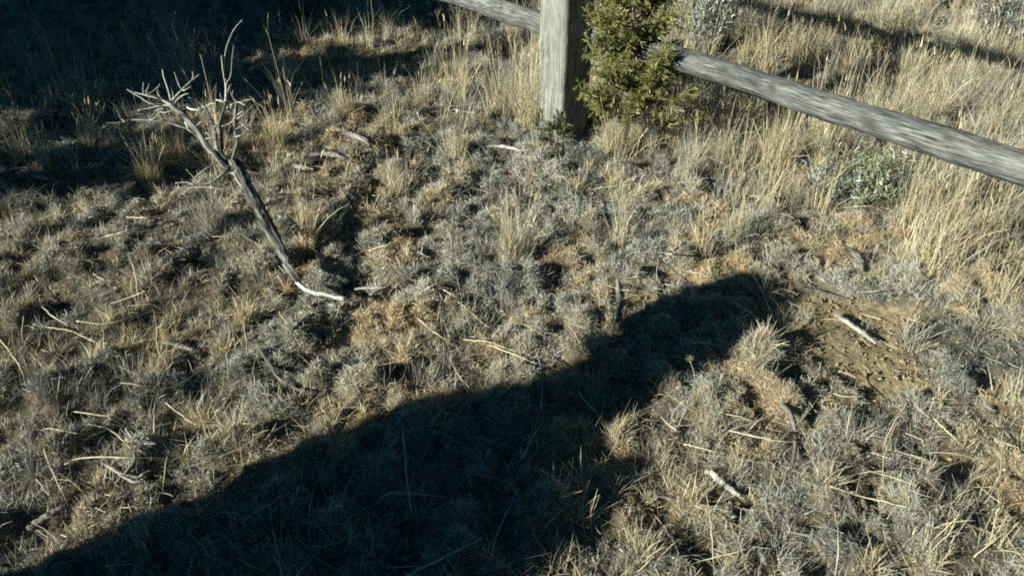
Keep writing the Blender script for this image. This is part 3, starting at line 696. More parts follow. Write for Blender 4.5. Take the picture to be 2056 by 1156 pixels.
CL = [  # label, px, py, height m, blades, spread, tint, heads, radius
 ('upright straw clump rising beside the foot of the dead trunk', 625, 505, .26, 60, .22, .75, .15, .035),
 ('small golden tuft left of a round dark hollow', 492, 640, .10, 130, .55, .95, 0, .03),
 ('large pale upright clump in the middle of the sunny mat', 1030, 528, .22, 190, .25, .5, .08, .05),
 ('slender tall straw clump above the small upright stick', 1243, 498, .24, 36, .22, .6, .2, .03),
 ('tall straw clump under the hewn rail end near the juniper', 1400, 262, .30, 170, .22, .75, .1, .06),
 ('golden straw clump right of the first one under the rail', 1470, 276, .30, 190, .22, .85, .1, .06),
 ('broad pale straw clump left of the dark gap under the rail', 1556, 342, .32, 230, .2, .7, .06, .07),
 ('straw clump standing left of the white driftwood', 1345, 300, .28, 160, .22, .8, .1, .06),
 ('thin straw clump right of the dark gap under the rail', 1650, 330, .30, 120, .22, .7, .1, .05),
 ('tall golden clump fanning up right of the blue green plant', 1868, 545, .33, 80, .33, .72, .2, .10),
 ('tall straw clump leaning right beneath the rail', 1935, 500, .28, 70, .35, .7, .2, .09),
 ('pale fan of straw right of the blue green plant under the rail', 1830, 470, .30, 70, .3, .7, .15, .08),
 ('wispy straw tuft at the right edge leaning outward', 2010, 620, .22, 80, .45, .65, .05, .04),
 ('tall wispy grass standing right against the left side of the post', 1062, 262, .36, 190, .22, .65, .12, .06),
 ('pale tall grass left of the post under the left rail', 1015, 230, .30, 170, .25, .6, .1, .07),
 ('thin stalks with seed heads sticking up left of the post', 925, 205, .32, 20, .3, .75, .6, .05),
 ('sunlit bushy tuft at the edge of the tree shade', 690, 225, .16, 150, .4, .75, .06, .05),
 ('low sunlit tuft between the tree shade and the post', 850, 212, .14, 140, .45, .75, .05, .05),
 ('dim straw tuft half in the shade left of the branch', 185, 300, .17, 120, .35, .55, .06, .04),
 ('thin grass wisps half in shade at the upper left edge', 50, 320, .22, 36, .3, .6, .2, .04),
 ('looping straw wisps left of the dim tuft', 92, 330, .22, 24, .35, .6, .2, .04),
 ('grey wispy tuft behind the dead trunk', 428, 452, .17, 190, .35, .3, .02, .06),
 ('golden straw tuft between the fork of the branch and the tree shade', 355, 330, .19, 150, .3, .8, .05, .06),
 ('second golden tuft below the branch twigs', 300, 350, .16, 120, .35, .75, .05, .05),
 ('straw tuft growing right of the branch fork', 560, 300, .18, 110, .35, .75, .1, .05),
 ('curved thick old stalk tuft at the shade edge right of the branch', 582, 258, .22, 14, .4, .8, .3, .03),
 ('spiky pale tuft radiating right of the wishbone sticks', 1655, 975, .09, 120, .75, .6, 0, .02),
 ('spiky tuft at the bottom edge below the wishbone sticks', 1745, 1150, .10, 110, .7, .65, 0, .02),
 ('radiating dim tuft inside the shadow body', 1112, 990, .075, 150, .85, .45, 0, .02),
 ('pale tuft at the right shoulder of the shadow', 1240, 880, .075, 100, .75, .6, 0, .02),
 ('pale bushy tuft in the chin notch of the shadow', 1190, 700, .10, 130, .5, .4, 0, .03),
 ('sunlit tuft in front of the shadow head', 1530, 690, .09, 120, .65, .55, 0, .03),
 ('grey fuzzy tuft right of the soil patch', 1830, 690, .11, 130, .6, .35, .02, .04),
 ('leaning straw tuft above the thick stem at the right edge', 2020, 800, .12, 40, .5, .55, .04, .04),
 ('straw tuft with upright blades at the bottom right edge', 1990, 1090, .11, 26, .5, .6, .04, .03),
 ('pale upright wisps above the bottom edge right of the log end', 1875, 1100, .12, 22, .4, .6, .05, .03),
 ('bright tuft below the tip of the shadow at the bottom', 1290, 1120, .10, 120, .6, .65, 0, .03),
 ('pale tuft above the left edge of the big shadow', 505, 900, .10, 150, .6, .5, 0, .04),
 ('golden feathery tuft in the lower left sunlight', 400, 860, .09, 140, .55, .85, 0, .03),
 ('pale tuft above the middle of the shadow edge', 850, 770, .09, 150, .6, .35, 0, .04),
 ('small tuft left of the flat white splinter', 318, 745, .08, 90, .6, .75, 0, .03),
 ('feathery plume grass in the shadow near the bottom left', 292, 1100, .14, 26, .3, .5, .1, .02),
 ('straw tuft right of the pale flaking log', 800, 385, .17, 120, .35, .6, .08, .05),
 ('tuft of pale straw in front of the post', 915, 312, .17, 130, .35, .6, .05, .05),
 ('upright straw wisps in front of the juniper', 1235, 320, .26, 90, .25, .7, .15, .06),
 ('bushy grey tuft below the driftwood hollow', 1600, 420, .15, 140, .45, .4, .03, .05),
 ('straw tuft left of the blue green plant', 1480, 470, .14, 120, .4, .5, .05, .05),
 ('straw wisps standing at the tip of the shadow head', 1410, 520, .19, 40, .25, .7, .1, .03),
]
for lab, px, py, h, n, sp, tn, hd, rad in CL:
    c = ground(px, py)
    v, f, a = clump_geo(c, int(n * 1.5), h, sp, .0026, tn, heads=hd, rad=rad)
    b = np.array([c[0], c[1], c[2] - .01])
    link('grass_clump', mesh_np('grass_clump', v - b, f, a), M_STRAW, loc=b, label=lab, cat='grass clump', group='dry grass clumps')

# ------------------------------------------------------------------ juniper, sage and other plants
def spray_geo(tips, dirs, size, n_side, width, tint, passes=2, r=rng):
    """Flat-ish juniper sprays: an axis with short side twiglets, each a thin crossed strip."""
    B, A, T, LN, TN = [], [], [], [], []
    for p, d, s in zip(tips, dirs, size):
        d = d / np.linalg.norm(d)
        for k in range(n_side):
            t = k / n_side
            q = d + r.normal(0, .55, 3) * (1.1 - .5 * t); q /= np.linalg.norm(q)
            B.append(p + d * s * t); LN.append(s * (.75 - .4 * t) * r.uniform(.5, 1.1))
            A.append(math.atan2(q[1], q[0])); T.append(math.acos(np.clip(q[2], -1, 1))); TN.append(np.clip(r.normal(tint, .2), 0, 1))
        B.append(p); LN.append(s); A.append(math.atan2(d[1], d[0])); T.append(math.acos(np.clip(d[2], -1, 1))); TN.append(np.clip(tint + r.normal(0, .2), 0, 1))
    B = np.array(B); A = np.array(A); T = np.array(T); LN = np.array(LN); TN = np.array(TN)
    return merge([ribbons(B, A, T, r.normal(0, .4, len(B)), LN, width, TN, 2, .3, .45) for _ in range(passes)])
def juniper(name, base, height, width, nbr, sprays, size, label, cat, trunk_r, w=.0055, n_side=8, lean=(0, 0), low=.08, tint=.5, shape=1.0, group=None, expo=.75, passes=2, rise=(.1, .75)):
    root = link(name, None, loc=base, label=label, cat=cat, group=group)
    top = np.array([lean[0], lean[1], height])
    tr = np.array([[0, 0, -.05], top * .35 + np.array([.02, -.01, 0]) * height, top * .7 + np.array([-.02, .015, 0]) * height, top])
    v, f, a = tube(tr, [trunk_r, trunk_r * .75, trunk_r * .45, trunk_r * .12], n=20, sides=8, ridge=.12, seed=5)
    link('trunk', mesh_np('trunk', v, f, a, True), M_BARK, root)
    tips, dirs, sz, brs = [], [], [], []
    for b in range(nbr):
        t = low + (1 - low) * (b + rng.random()) / nbr
        az = b * 2.4 + rng.normal(0, .4)
        ln = width * (1.02 - t) ** expo * rng.uniform(.4, 1.3) * shape
        ln = max(ln, width * .16)
        p0 = catmull(tr, 50)[min(49, int(t * 49))]
        d = np.array([math.cos(az), math.sin(az), rng.uniform(*rise)])
        p1 = p0 + d * ln * .55; p2 = p0 + d * ln + np.array([0, 0, .2 * ln])
        brs.append(tube([p0, p1, p2], [trunk_r * .3, trunk_r * .18, trunk_r * .06], n=7, sides=5, ridge=.05, seed=b))
        c = catmull([p0, p1, p2], 20)
        for k in range(sprays):
            u = rng.uniform(.2, 1) ** .7
            q = c[min(19, int(u * 19))]
            dd = d / np.linalg.norm(d) * .7 + rng.normal(0, .55, 3) + np.array([0, 0, .25])
            tips.append(q + rng.normal(0, .02, 3) * width); dirs.append(dd); sz.append(size * rng.uniform(.6, 1.25))
    v, f, a = merge(brs)
    link('branch', mesh_np('branch', v, f, a, True), M_BARK, root)
    v, f, a = spray_geo(tips, dirs, sz, n_side, w, tint, passes)
    link('crown', mesh_np('crown', v, f, a), M_GREEN, root)
    return root
jb = np.array([.53, 3.48, 0.0]); jb[2] = gh(jb[0], jb[1])
juniper('juniper_shrub', jb, 1.25, .315, 125, 26, .056, 'young green juniper growing against the fence post with leafy sprays', 'juniper', .018, w=.0048, n_side=8, low=.14, shape=.95, tint=.86, rise=(-.05, .5), expo=.95)
sp = ground(1118, 296)
juniper('juniper_seedling', sp, .12, .13, 14, 5, .05, 'tiny green juniper sprig at the foot of the post', 'seedling', .004, w=.0048, n_side=7, low=.1)

def leafy_shrub(name, base, stems, height, spread, mat, leaf_l, leaf_w, per_stem, label, cat, group=None, stem_mat=None, tint=.5, part='leaves', stem_r=.006, up=.9):
    root = link(name, None, loc=base, label=label, cat=cat, group=group)
    tb, LB, LA, LT, TN = [], [], [], [], []
    for s in range(stems):
        az = rng.uniform(0, 2 * math.pi); sp_ = spread * math.sqrt(rng.random()); h = height * rng.uniform(.6, 1.1)
        e = np.array([math.cos(az) * sp_, math.sin(az) * sp_, h])
        m = e * .5 + np.array([rng.normal(0, .15) * spread, rng.normal(0, .15) * spread, -h * .08])
        pts = [np.array([math.cos(az) * .02, math.sin(az) * .02, -.02]), m, e]
        tb.append(tube(pts, [stem_r, stem_r * .6, stem_r * .25], n=8, sides=5, ridge=.08, seed=s))
        c = catmull(pts, 24)
        for k in range(per_stem):
            i = min(23, int((1 - rng.random() ** 1.6 * .85) * 23))
            LB.append(c[i] + rng.normal(0, .012, 3)); LA.append(rng.uniform(0, 2 * math.pi)); LT.append(np.clip(rng.normal(up, .4), 0, 2.2)); TN.append(np.clip(rng.normal(tint, .22), 0, 1))
    v, f, a = merge(tb)
    link('stems', mesh_np('stem', v, f, a, True), stem_mat or M_BARK, root).name = 'stem'
    n = len(LB)
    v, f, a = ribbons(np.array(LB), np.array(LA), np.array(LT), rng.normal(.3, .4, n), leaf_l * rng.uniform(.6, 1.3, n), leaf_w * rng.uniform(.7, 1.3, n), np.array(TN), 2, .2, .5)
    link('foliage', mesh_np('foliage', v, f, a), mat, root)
    return root
leafy_shrub('leafy_plant', ground(1735, 400), 70, .19, .30, M_FORB, .026, .0048, 30, 'low blue green leafy plant growing in the straw under the rail', 'plant', tint=.55, stem_r=.003)
leafy_shrub('sagebrush', ground(1412, 108), 34, .74, .34, M_SAGE, .035, .007, 120, 'pale sagebrush with dark bare stems behind the juniper', 'sagebrush', 'sagebrush beyond the fence', stem_r=.006, tint=.65)
leafy_shrub('sagebrush', ground(2010, 105), 34, .42, .38, M_SAGE, .035, .006, 70, 'wide grey sagebrush at the top right corner beyond the rail shadow', 'sagebrush', 'sagebrush beyond the fence', stem_r=.010)
leafy_shrub('sagebrush', ground(1870, 20), 24, .35, .30, M_SAGE, .035, .006, 60, 'small sagebrush at the top edge left of the wide one', 'sagebrush', 'sagebrush beyond the fence', stem_r=.010)
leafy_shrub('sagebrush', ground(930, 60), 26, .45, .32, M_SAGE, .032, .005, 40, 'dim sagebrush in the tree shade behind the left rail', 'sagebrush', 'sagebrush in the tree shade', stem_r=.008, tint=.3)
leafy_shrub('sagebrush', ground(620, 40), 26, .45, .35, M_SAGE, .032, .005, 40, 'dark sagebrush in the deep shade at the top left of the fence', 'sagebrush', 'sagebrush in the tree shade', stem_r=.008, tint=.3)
leafy_shrub('grey_mat_plant', ground(1660, 400), 20, .14, .14, M_SAGE, .03, .006, 26, 'little grey leafed plant beside the blue green one', 'plant', tint=.6, stem_r=.002)

# ------------------------------------------------------------------ small solitary things
def stone_mesh(r, seed, flat=.5):
    u, v_ = np.meshgrid(np.linspace(0, 2 * math.pi, 15)[:-1], np.linspace(.15, math.pi - .15, 9), indexing='ij')
    d = np.stack([np.sin(v_) * np.cos(u), np.sin(v_) * np.sin(u), np.cos(v_)], -1)
    q = np.random.default_rng(seed); k = 1 + .0 * u
    for _ in range(7):
        w = q.normal(0, 1, 3); k = k + .09 * np.sin((d @ w) * 2.3 + q.uniform(0, 6))
    V = (d * k[..., None] * r * np.array([1.2, .85, flat])).reshape(-1, 3)
    i = np.arange(14)[:, None]; j = np.arange(8)[None]; i2 = (i + 1) % 14
    F = np.stack([i * 9 + j, i * 9 + j + 1, i2 * 9 + j + 1, i2 * 9 + j], -1).reshape(-1, 4)
    V = np.vstack([V, [0, 0, r * flat * .98], [0, 0, -r * flat * .98]])
    T = np.concatenate([np.stack([np.arange(14) * 9, ((np.arange(14) + 1) % 14) * 9, np.full(14, 126)], 1), np.stack([np.arange(14) * 9 + 8, np.full(14, 127), ((np.arange(14) + 1) % 14) * 9 + 8], 1)])
    return mesh_np('stone', V, [F, T], None, True)
M_STONE = plain_mat('tan_stone', (.20, .16, .11), (.36, .29, .19), 30)
for px, py, r, lab in [(1920, 620, .035, 'rounded tan stone in the straw near the right edge'), (1660, 1015, .009, 'small pale pebble above the wishbone sticks'),
                       (1478, 1082, .008, 'tiny pale pebble on the bottom mat beside the golden straw'), (1062, 1132, .008, 'bright white pebble at the sunlit lower tip of the shadow')]:
    p = ground(px, py)
    link('stone', stone_mesh(r, px), M_STONE, loc=p + np.array([0, 0, r * .2]), label=lab, cat='stone')
p0 = ground(1396, 770); hp = ground(1384, 722, .06)
seed_root = link('seed_head', None, loc=p0, label='small bright seed head on a thin stem inside the shadow head', cat='seed head')
v, f, a = tube([p0 - p0, (hp - p0) * .55 + np.array([.004, 0, 0]), hp - p0], [.0012, .001, .001], n=8, sides=5, seed=3)
link('stem', mesh_np('stem', v, f, a, True), M_STALK, seed_root)
n = 26
b = np.tile(hp - p0, (n, 1)) + rng.normal(0, .004, (n, 3))
v, f, a = ribbons(b, rng.uniform(0, 6.28, n), rng.uniform(0, 1.6, n), .3, .016, .004, .95, 2)
link('bract', mesh_np('bract', v, f, a), M_STRAW, seed_root)

# ------------------------------------------------------------------ ground cover nobody could count
def scatter(n, m=.35, power=1.0, ymax=8.0):
    """Random ground points over the visible footprint, denser near the eye."""
    out = np.empty((0, 2))
    while len(out) < n:
        x = rng.uniform(-6, 6, n * 3); y = rng.uniform(.8, ymax, n * 3)
        k = in_view(x, y, m) & (rng.random(n * 3) < (1.6 / depth(x, y)) ** power)
        out = np.vstack([out, np.stack([x[k], y[k]], 1)])
    return out[:n]
# moss and rosette cushions: tufts of fine curled strands set over every dome, instanced on points
def tuft_proto(i, n, L, w, curl):
    a = rng.uniform(0, 6.2832, n)
    base = np.column_stack([rng.normal(0, .0035, (n, 2)), np.full(n, -.002)])
    v, f, at = ribbons(base, a, np.abs(rng.normal(.5, .35, n)), rng.normal(curl, .8, n), L * rng.uniform(.5, 1.2, n), w * rng.uniform(.7, 1.3, n), np.clip(rng.normal(0, .1, n), -.3, .3), 3, 1.2, .3)
    me = mesh_np('moss_tuft', v, f, at); me.materials.append(M_MOSS)
    return bpy.data.objects.new('moss_tuft', me)
protos = bpy.data.collections.new('moss_tufts')
for i in range(8):
    protos.objects.link(tuft_proto(i, [9, 12, 15, 10, 8, 14, 11, 7][i], [.016, .014, .012, .02, .026, .013, .018, .03][i], [.0017, .0016, .0018, .0015, .0014, .0017, .0016, .0014][i], [1.2, 1.6, .6, 2.0, 1.0, .4, 1.8, 1.3][i]))
z = depth(cx, cy)
ns = np.clip(85 * (cr / .042) ** 2 * np.clip((2.0 / z) ** 1.3, .25, 1.25), 3, 160).astype(int)
ci = np.repeat(np.arange(len(cx)), ns); n = len(ci)
rr = cr[ci] * np.sqrt(rng.random(n)) * 1.1; aa = rng.uniform(0, 2 * math.pi, n)
bx = cx[ci] + rr * np.cos(aa); by = cy[ci] + rr * np.sin(aa)
kind_c = np.clip(.55 + .75 * N_B(cx, cy, 1.7) + .8 * N_D(cx, cy, 5.3) + rng.normal(0, .17, len(cx)), .05, .95)
tn = kind_c[ci] + rng.normal(0, .07, n)
sz_ = (.75 + .6 * rng.random(len(cx)))[ci] * rng.uniform(.7, 1.25, n) * np.clip(z[ci] / 2.6, .72, 1.4)
th = np.clip(rr / cr[ci], 0, 1.1) * 1.0 + rng.normal(0, .25, n)
# loose tufts between the cushions
m_ = 105000
lp = scatter(m_, .4, 1.2)
lp = lp[sample(SOIL, lp[:, 0], lp[:, 1]) < rng.uniform(.1, .7, len(lp))]
bx = np.concatenate([bx, lp[:, 0]]); by = np.concatenate([by, lp[:, 1]])
tn = np.concatenate([tn, np.clip(.52 + .75 * N_B(lp[:, 0], lp[:, 1], 1.7) + .8 * N_D(lp[:, 0], lp[:, 1], 5.3) + rng.normal(0, .2, len(lp)), 0, 1)])
sz_ = np.concatenate([sz_, rng.uniform(.35, 1.05, len(lp))]); th = np.concatenate([th, np.abs(rng.normal(.3, .6, len(lp)))])
aa = np.concatenate([aa, rng.uniform(0, 6.28, len(lp))])
n = len(bx)
me = bpy.data.meshes.new('moss')
me.vertices.add(n); me.vertices.foreach_set('co', np.column_stack([bx, by, gh(bx, by) - .002]).astype(np.float32).ravel())
me.attributes.new('rot', 'FLOAT_VECTOR', 'POINT').data.foreach_set('vector', np.column_stack([np.zeros(n), th, aa]).astype(np.float32).ravel())
me.attributes.new('size', 'FLOAT', 'POINT').data.foreach_set('value', sz_.astype(np.float32))
me.attributes.new('shade', 'FLOAT', 'POINT').data.foreach_set('value', tn.astype(np.float32))
me.attributes.new('pick', 'INT', 'POINT').data.foreach_set('value', rng.integers(0, 8, n).astype(np.int32))
moss = link('moss', me, None, label='grey and tan moss cushions covering the ground', cat='moss', kind='stuff')
ng = bpy.data.node_groups.new('moss_on_points', 'GeometryNodeTree')
ng.interface.new_socket('Geometry', in_out='INPUT', socket_type='NodeSocketGeometry')
ng.interface.new_socket('Geometry', in_out='OUTPUT', socket_type='NodeSocketGeometry')
gi, go = ng.nodes.new('NodeGroupInput'), ng.nodes.new('NodeGroupOutput')
ip = ng.nodes.new('GeometryNodeInstanceOnPoints'); cinf = ng.nodes.new('GeometryNodeCollectionInfo')
cinf.inputs['Collection'].default_value = protos; cinf.inputs['Separate Children'].default_value = True; cinf.inputs['Reset Children'].default_value = True
def named(k, t):
    q = ng.nodes.new('GeometryNodeInputNamedAttribute'); q.data_type = t; q.inputs['Name'].default_value = k; return q.outputs['Attribute']
e2r = ng.nodes.new('FunctionNodeEulerToRotation')
ng.links.new(gi.outputs[0], ip.inputs['Points']); ng.links.new(cinf.outputs[0], ip.inputs['Instance']); ip.inputs['Pick Instance'].default_value = True
ng.links.new(named('pick', 'INT'), ip.inputs['Instance Index']); ng.links.new(named('rot', 'FLOAT_VECTOR'), e2r.inputs[0]); ng.links.new(e2r.outputs[0], ip.inputs['Rotation'])
ng.links.new(named('size', 'FLOAT'), ip.inputs['Scale']); ng.links.new(ip.outputs[0], go.inputs[0])
moss.modifiers.new('scatter', 'NODES').node_group = ng
print('moss tufts', n)
# short dry grass everywhere
nt = 5200
pts = scatter(nt, .4, .9)
pts = pts[sample(SOIL, pts[:, 0], pts[:, 1]) < rng.uniform(.25, 1.25, len(pts))]
pts = pts[rng.random(len(pts)) < np.clip(.62 + 1.5 * N_D(pts[:, 0], pts[:, 1], 2.9), .1, 1)]
nb = rng.integers(14, 60, len(pts)); ti = np.repeat(np.arange(len(pts)), nb); n = len(ti)
hh = rng.uniform(.03, .095, len(pts)); tt = np.clip(.5 + 1.0 * N_A(pts[:, 0], pts[:, 1], 2.1) + rng.normal(0, .2, len(pts)), .05, 1)
b2 = pts[ti] + rng.normal(0, .014, (n, 2))
base = np.column_stack([b2, gh(b2[:, 0], b2[:, 1]) - .006])
V, F, A = ribbons(base, rng.uniform(0, 6.2832, n), np.abs(rng.normal(.55, .35, n)), rng.normal(.6, .5, n), hh[ti] * rng.uniform(.5, 1.2, n), rng.uniform(.0012, .0026, n), np.clip(tt[ti] + rng.normal(0, .14, n), 0, 1), 2, .5)
link('short_grass', mesh_np('short_grass', V, F, A), M_STRAW, label='short dry grass growing all over the ground', cat='grass', kind='stuff')
print('short grass blades', n)
# taller dry grass: beyond the fence on the right and round the post
x = rng.uniform(-5, 5.5, 16000); y = rng.uniform(1.6, 8.2, 16000)
fd = (x - PC[0]) * FN[0] + (y - PC[1]) * FN[1]; fs = (x - PC[0]) * FX[0] + (y - PC[1]) * FX[1]
dens = np.where((fd > .25) & (x > .15), .5, 0.0)
dens = np.where((fd > .05) & (fd <= .25) & (fs > .3), .25, dens)
dens = np.where((fd > .1) & (y < 2.9), dens * .35, dens)
dens = np.where((x > -1.2) & (x < .4) & (y > 3.75) & (fd < .6), .2, dens)
dens = np.where((x <= .15) & (y > 4.6), .09, dens)
dens = np.where((x < -.6) & (y > 3.2) & (y < 4.6), .08, dens)
dens *= 1 - .85 * np.exp(-(((x - 1.42) / .34) ** 2 + ((y - 2.85) / .42) ** 2) ** 2)
dens *= np.clip(.9 + 2.2 * N_C(x, y, 1.9), .1, 1.6)
k = in_view(x, y, .6) & (rng.random(len(x)) < dens)
pts = np.stack([x[k], y[k]], 1); far = fd[k]
nb = rng.integers(16, 42, len(pts)); ti = np.repeat(np.arange(len(pts)), nb); n = len(ti)
hh = rng.uniform(.14, .34, len(pts)); tt = np.clip(rng.normal(.55, .25, len(pts)) + .5 * N_A(pts[:, 0], pts[:, 1], 1.3), .1, 1)
b2 = pts[ti] + rng.normal(0, .02, (n, 2))
base = np.column_stack([b2, gh(b2[:, 0], b2[:, 1]) - .01])
V, F, A = ribbons(base, rng.uniform(0, 6.2832, n), np.abs(rng.normal(.18, .2, n)), np.abs(rng.normal(.5, .45, n)) + (rng.random(n) < .14) * rng.uniform(.8, 2.2, n), hh[ti] * rng.uniform(.5, 1.15, n), rng.uniform(.0015, .0034, n), np.clip(tt[ti] + rng.normal(0, .14, n), 0, 1), 3, .4)
nh = len(pts)
ba = np.column_stack([pts, gh(pts[:, 0], pts[:, 1])]); az_ = rng.uniform(0, 6.28, nh); t0 = np.abs(rng.normal(.1, .12, nh)); l2 = hh * rng.uniform(1.0, 1.4, nh)
top = ba + np.stack([np.sin(t0) * np.cos(az_), np.sin(t0) * np.sin(az_), np.cos(t0)], 1) * l2[:, None]
V2 = ribbons(ba, az_, t0, 0.0, l2, .002, .75, 2, 0, .7); V3 = ribbons(top, az_, t0 + .2, .5, rng.uniform(.025, .06, nh), .0045, .75, 2, 0, .2)
V, F, A = merge([(V, F, A), V2, V3])
link('tall_dry_grass', mesh_np('tall_dry_grass', V, F, A), M_STRAW, label='tall dry straw grass filling the field beyond the fence', cat='grass', kind='stuff')
print('tall grass tufts', len(pts), 'blades', n)
# fine straw litter lying flat
n = 14000
pts = scatter(n, .4, 1.0)
L = rng.lognormal(math.log(.05), .6, n).clip(.015, .22)
az_ = rng.uniform(0, 6.2832, n)
base = np.column_stack([pts, gh(pts[:, 0], pts[:, 1]) + rng.uniform(.004, .022, n)])
V, F, A = ribbons(base, az_, rng.normal(1.52, .14, n), rng.normal(0, .22, n), L, rng.uniform(.0012, .0028, n), np.clip(rng.normal(.6, .25, n), 0, 1), 3, .5, .5)
link('straw_litter', mesh_np('straw_litter', V, F, A), M_STRAW, label='fine broken straw scattered over the ground', cat='straw litter', kind='stuff')
# crumbs of dry soil
n = 16000
pts = scatter(n * 2, .3, 1.0)
sv = sample(SOIL, pts[:, 0], pts[:, 1])
pts = pts[rng.random(len(pts)) < np.where(sv > .3, .9, .28)]; n = len(pts)
pp = rng.uniform([-1, 1.1], [2.2, 3.2], (22000, 2)); pp = pp[rng.random(len(pp)) < np.clip(sample(SOIL, pp[:, 0], pp[:, 1]) * 1.2, 0, 1)]
pts = np.vstack([pts, pp]); n = len(pts)
oct_v = np.array([[1, 0, 0], [0, 1, 0], [-1, 0, 0], [0, -1, 0], [0, 0, .8], [0, 0, -.8]], float)
oct_f = np.array([[0, 1, 4], [1, 2, 4], [2, 3, 4], [3, 0, 4], [1, 0, 5], [2, 1, 5], [3, 2, 5], [0, 3, 5]])
r = rng.lognormal(math.log(.0030), .55, n).clip(.0012, .010)
V = oct_v[None] * r[:, None, None] * rng.uniform(.45, 1.45, (n, 6, 1)) + rng.normal(0, .35, (n, 6, 3)) * r[:, None, None]
V += np.column_stack([pts, gh(pts[:, 0], pts[:, 1]) + r * .4])[:, None]
F = (np.arange(n)[:, None, None] * 6 + oct_f[None]).reshape(-1, 3)
M_CRUMB = plain_mat('soil_crumb', (.17, .135, .085), (.40, .32, .20), 60)
link('soil_crumbs', mesh_np('soil_crumbs', V.reshape(-1, 3), F), M_CRUMB, label='crumbs of dry tan soil strewn on the ground', cat='soil', kind='stuff')

# ------------------------------------------------------------------ what stands outside the frame and casts the shade
rng.bit_generator.state = np.random.default_rng(11).bit_generator.state
tb = S2 * -6.4 + N2 * 7.28
juniper('juniper_tree', (tb[0], tb[1], 0), 7.4, 4.3, 150, 44, .50, 'dense juniper tree left of the view that shades the ground', 'tree', .17, w=.11, n_side=5, low=.16, tint=.4, expo=.85, passes=1, rise=(-.2, .22))

tb2 = S2 * -5.0 + N2 * 5.6  # second, unseen juniper added to fill the shade at the left edge
juniper('juniper_tree', (tb2[0], tb2[1], 0), 2.6, 1.1, 70, 30, .22, 'smaller juniper tree added beside the big one to fill out its shade', 'tree', .08, w=.06, n_side=5, low=.12, tint=.4, expo=.55, passes=1, rise=(-.1, .3))

# leafless tree added out of view to thin the light over the left side
bt = S2 * -5.6 + N2 * 3.3
bare = link('added_shade_tree', None, loc=(bt[0], bt[1], 0), label='leafless grey tree of twigs added left of the view to thin the light', cat='tree')
v, f, a = tube([(0, 0, -.1), (.05, .02, .7), (-.03, .04, 1.3), (.02, 0, 1.7)], [.07, .055, .045, .03], n=16, sides=8, ridge=.15, seed=2)
link('trunk', mesh_np('trunk', v, f, a, True), M_BARK, bare)
br, tw = [], []
for b in range(34):
    az = b * 2.4 + rng.normal(0, .3); t = rng.uniform(.45, 1); p0 = catmull([(0, 0, -.1), (.05, .02, .7), (-.03, .04, 1.3), (.02, 0, 1.7)], 40)[int(t * 39)]
    d = np.array([math.cos(az), math.sin(az), rng.uniform(.1, .9)]); ln = rng.uniform(.6, 1.5)
    P = [p0, p0 + d * ln * .5 + rng.normal(0, .06, 3), p0 + d * ln + rng.normal(0, .1, 3) + np.array([0, 0, .1])]
    br.append(tube(P, [.014, .009, .005], n=9, sides=5, ridge=.1, seed=b)); c = catmull(P, 20)
    for k in range(20):
        q = c[rng.integers(5, 20)]; e = d * .5 + rng.normal(0, .6, 3); e /= np.linalg.norm(e); l = rng.uniform(.15, .45)
        tw.append(tube([q, q + e * l * .5 + rng.normal(0, .03, 3), q + e * l], [.0055, .0045, .003], n=5, sides=4, ridge=.05, seed=k))
v, f, a = merge(br); link('branch', mesh_np('branch', v, f, a, True), M_BARK, bare)
v, f, a = merge(tw); link('twig', mesh_np('twig', v, f, a, True), M_BARK, bare)

# the person whose shadow falls across the foreground
head_xy = at_h(1540, 582)[:2]
U0 = head_xy @ S2
foot = S2 * (U0 - 1.75 * COT) + N2 * 1.26
M_SKIN = plain_mat('skin', (.42, .26, .19), (.50, .32, .24), 20, .5, .05)
M_JACKET = plain_mat('dark_jacket_cloth', (.035, .045, .06), (.06, .07, .09), 60, .9, .3)
M_TROUSER = plain_mat('grey_trouser_cloth', (.07, .07, .07), (.11, .105, .10), 70, .9, .3)
M_BOOT = plain_mat('brown_boot_leather', (.08, .05, .03), (.13, .085, .05), 40, .6, .2)
ang = math.atan2(S2[1], S2[0]) - math.pi / 2     # faces away from the sun: local +Y = shadow direction, local +X = right hand
person = link('person', None, loc=(foot[0], foot[1], 0), label='person with bushy dark hair in a long dark jacket casting the long shadow', cat='person')
person.rotation_euler = (0, 0, ang)
def skin_mesh(name, verts, edges, radii, mat, root=0, level=2):
    me = bpy.data.meshes.new(name); me.from_pydata([tuple(v) for v in verts], edges, [])
    o = link(name, me, mat, person)
    m = o.modifiers.new('skin', 'SKIN'); m.use_smooth_shade = True
    sv = me.skin_vertices[0].data
    for i, r_ in enumerate(radii):
        sv[i].radius = r_ if isinstance(r_, tuple) else (r_, r_)
        sv[i].use_root = i == root
    s = o.modifiers.new('sub', 'SUBSURF'); s.levels = s.render_levels = level
    return o
HX = -.125                                          # head leans towards the left shoulder, as the shadow shows
bv = [(0, 0, .95), (0, 0, 1.12), (-.02, 0, 1.28), (-.06, 0, 1.38), (-.09, .01, 1.46), (HX, .03, 1.55), (HX - .01, .02, 1.66),
      (.09, 0, .90), (.11, .01, .50), (.115, -.01, .10), (.12, .13, .045), (-.09, 0, .90), (-.12, .01, .50), (-.125, -.01, .10), (-.13, .13, .045),
      (.15, 0, 1.29), (.295, .0, 1.12), (.255, .06, .85), (.245, .08, .77), (-.16, 0, 1.28), (-.25, .0, 1.08), (-.235, .06, .84), (-.23, .08, .77)]
be = [(0, 1), (1, 2), (2, 3), (3, 4), (4, 5), (5, 6), (0, 7), (7, 8), (8, 9), (9, 10), (0, 11), (11, 12), (12, 13), (13, 14), (3, 15), (15, 16), (16, 17), (17, 18), (3, 19), (19, 20), (20, 21), (21, 22)]
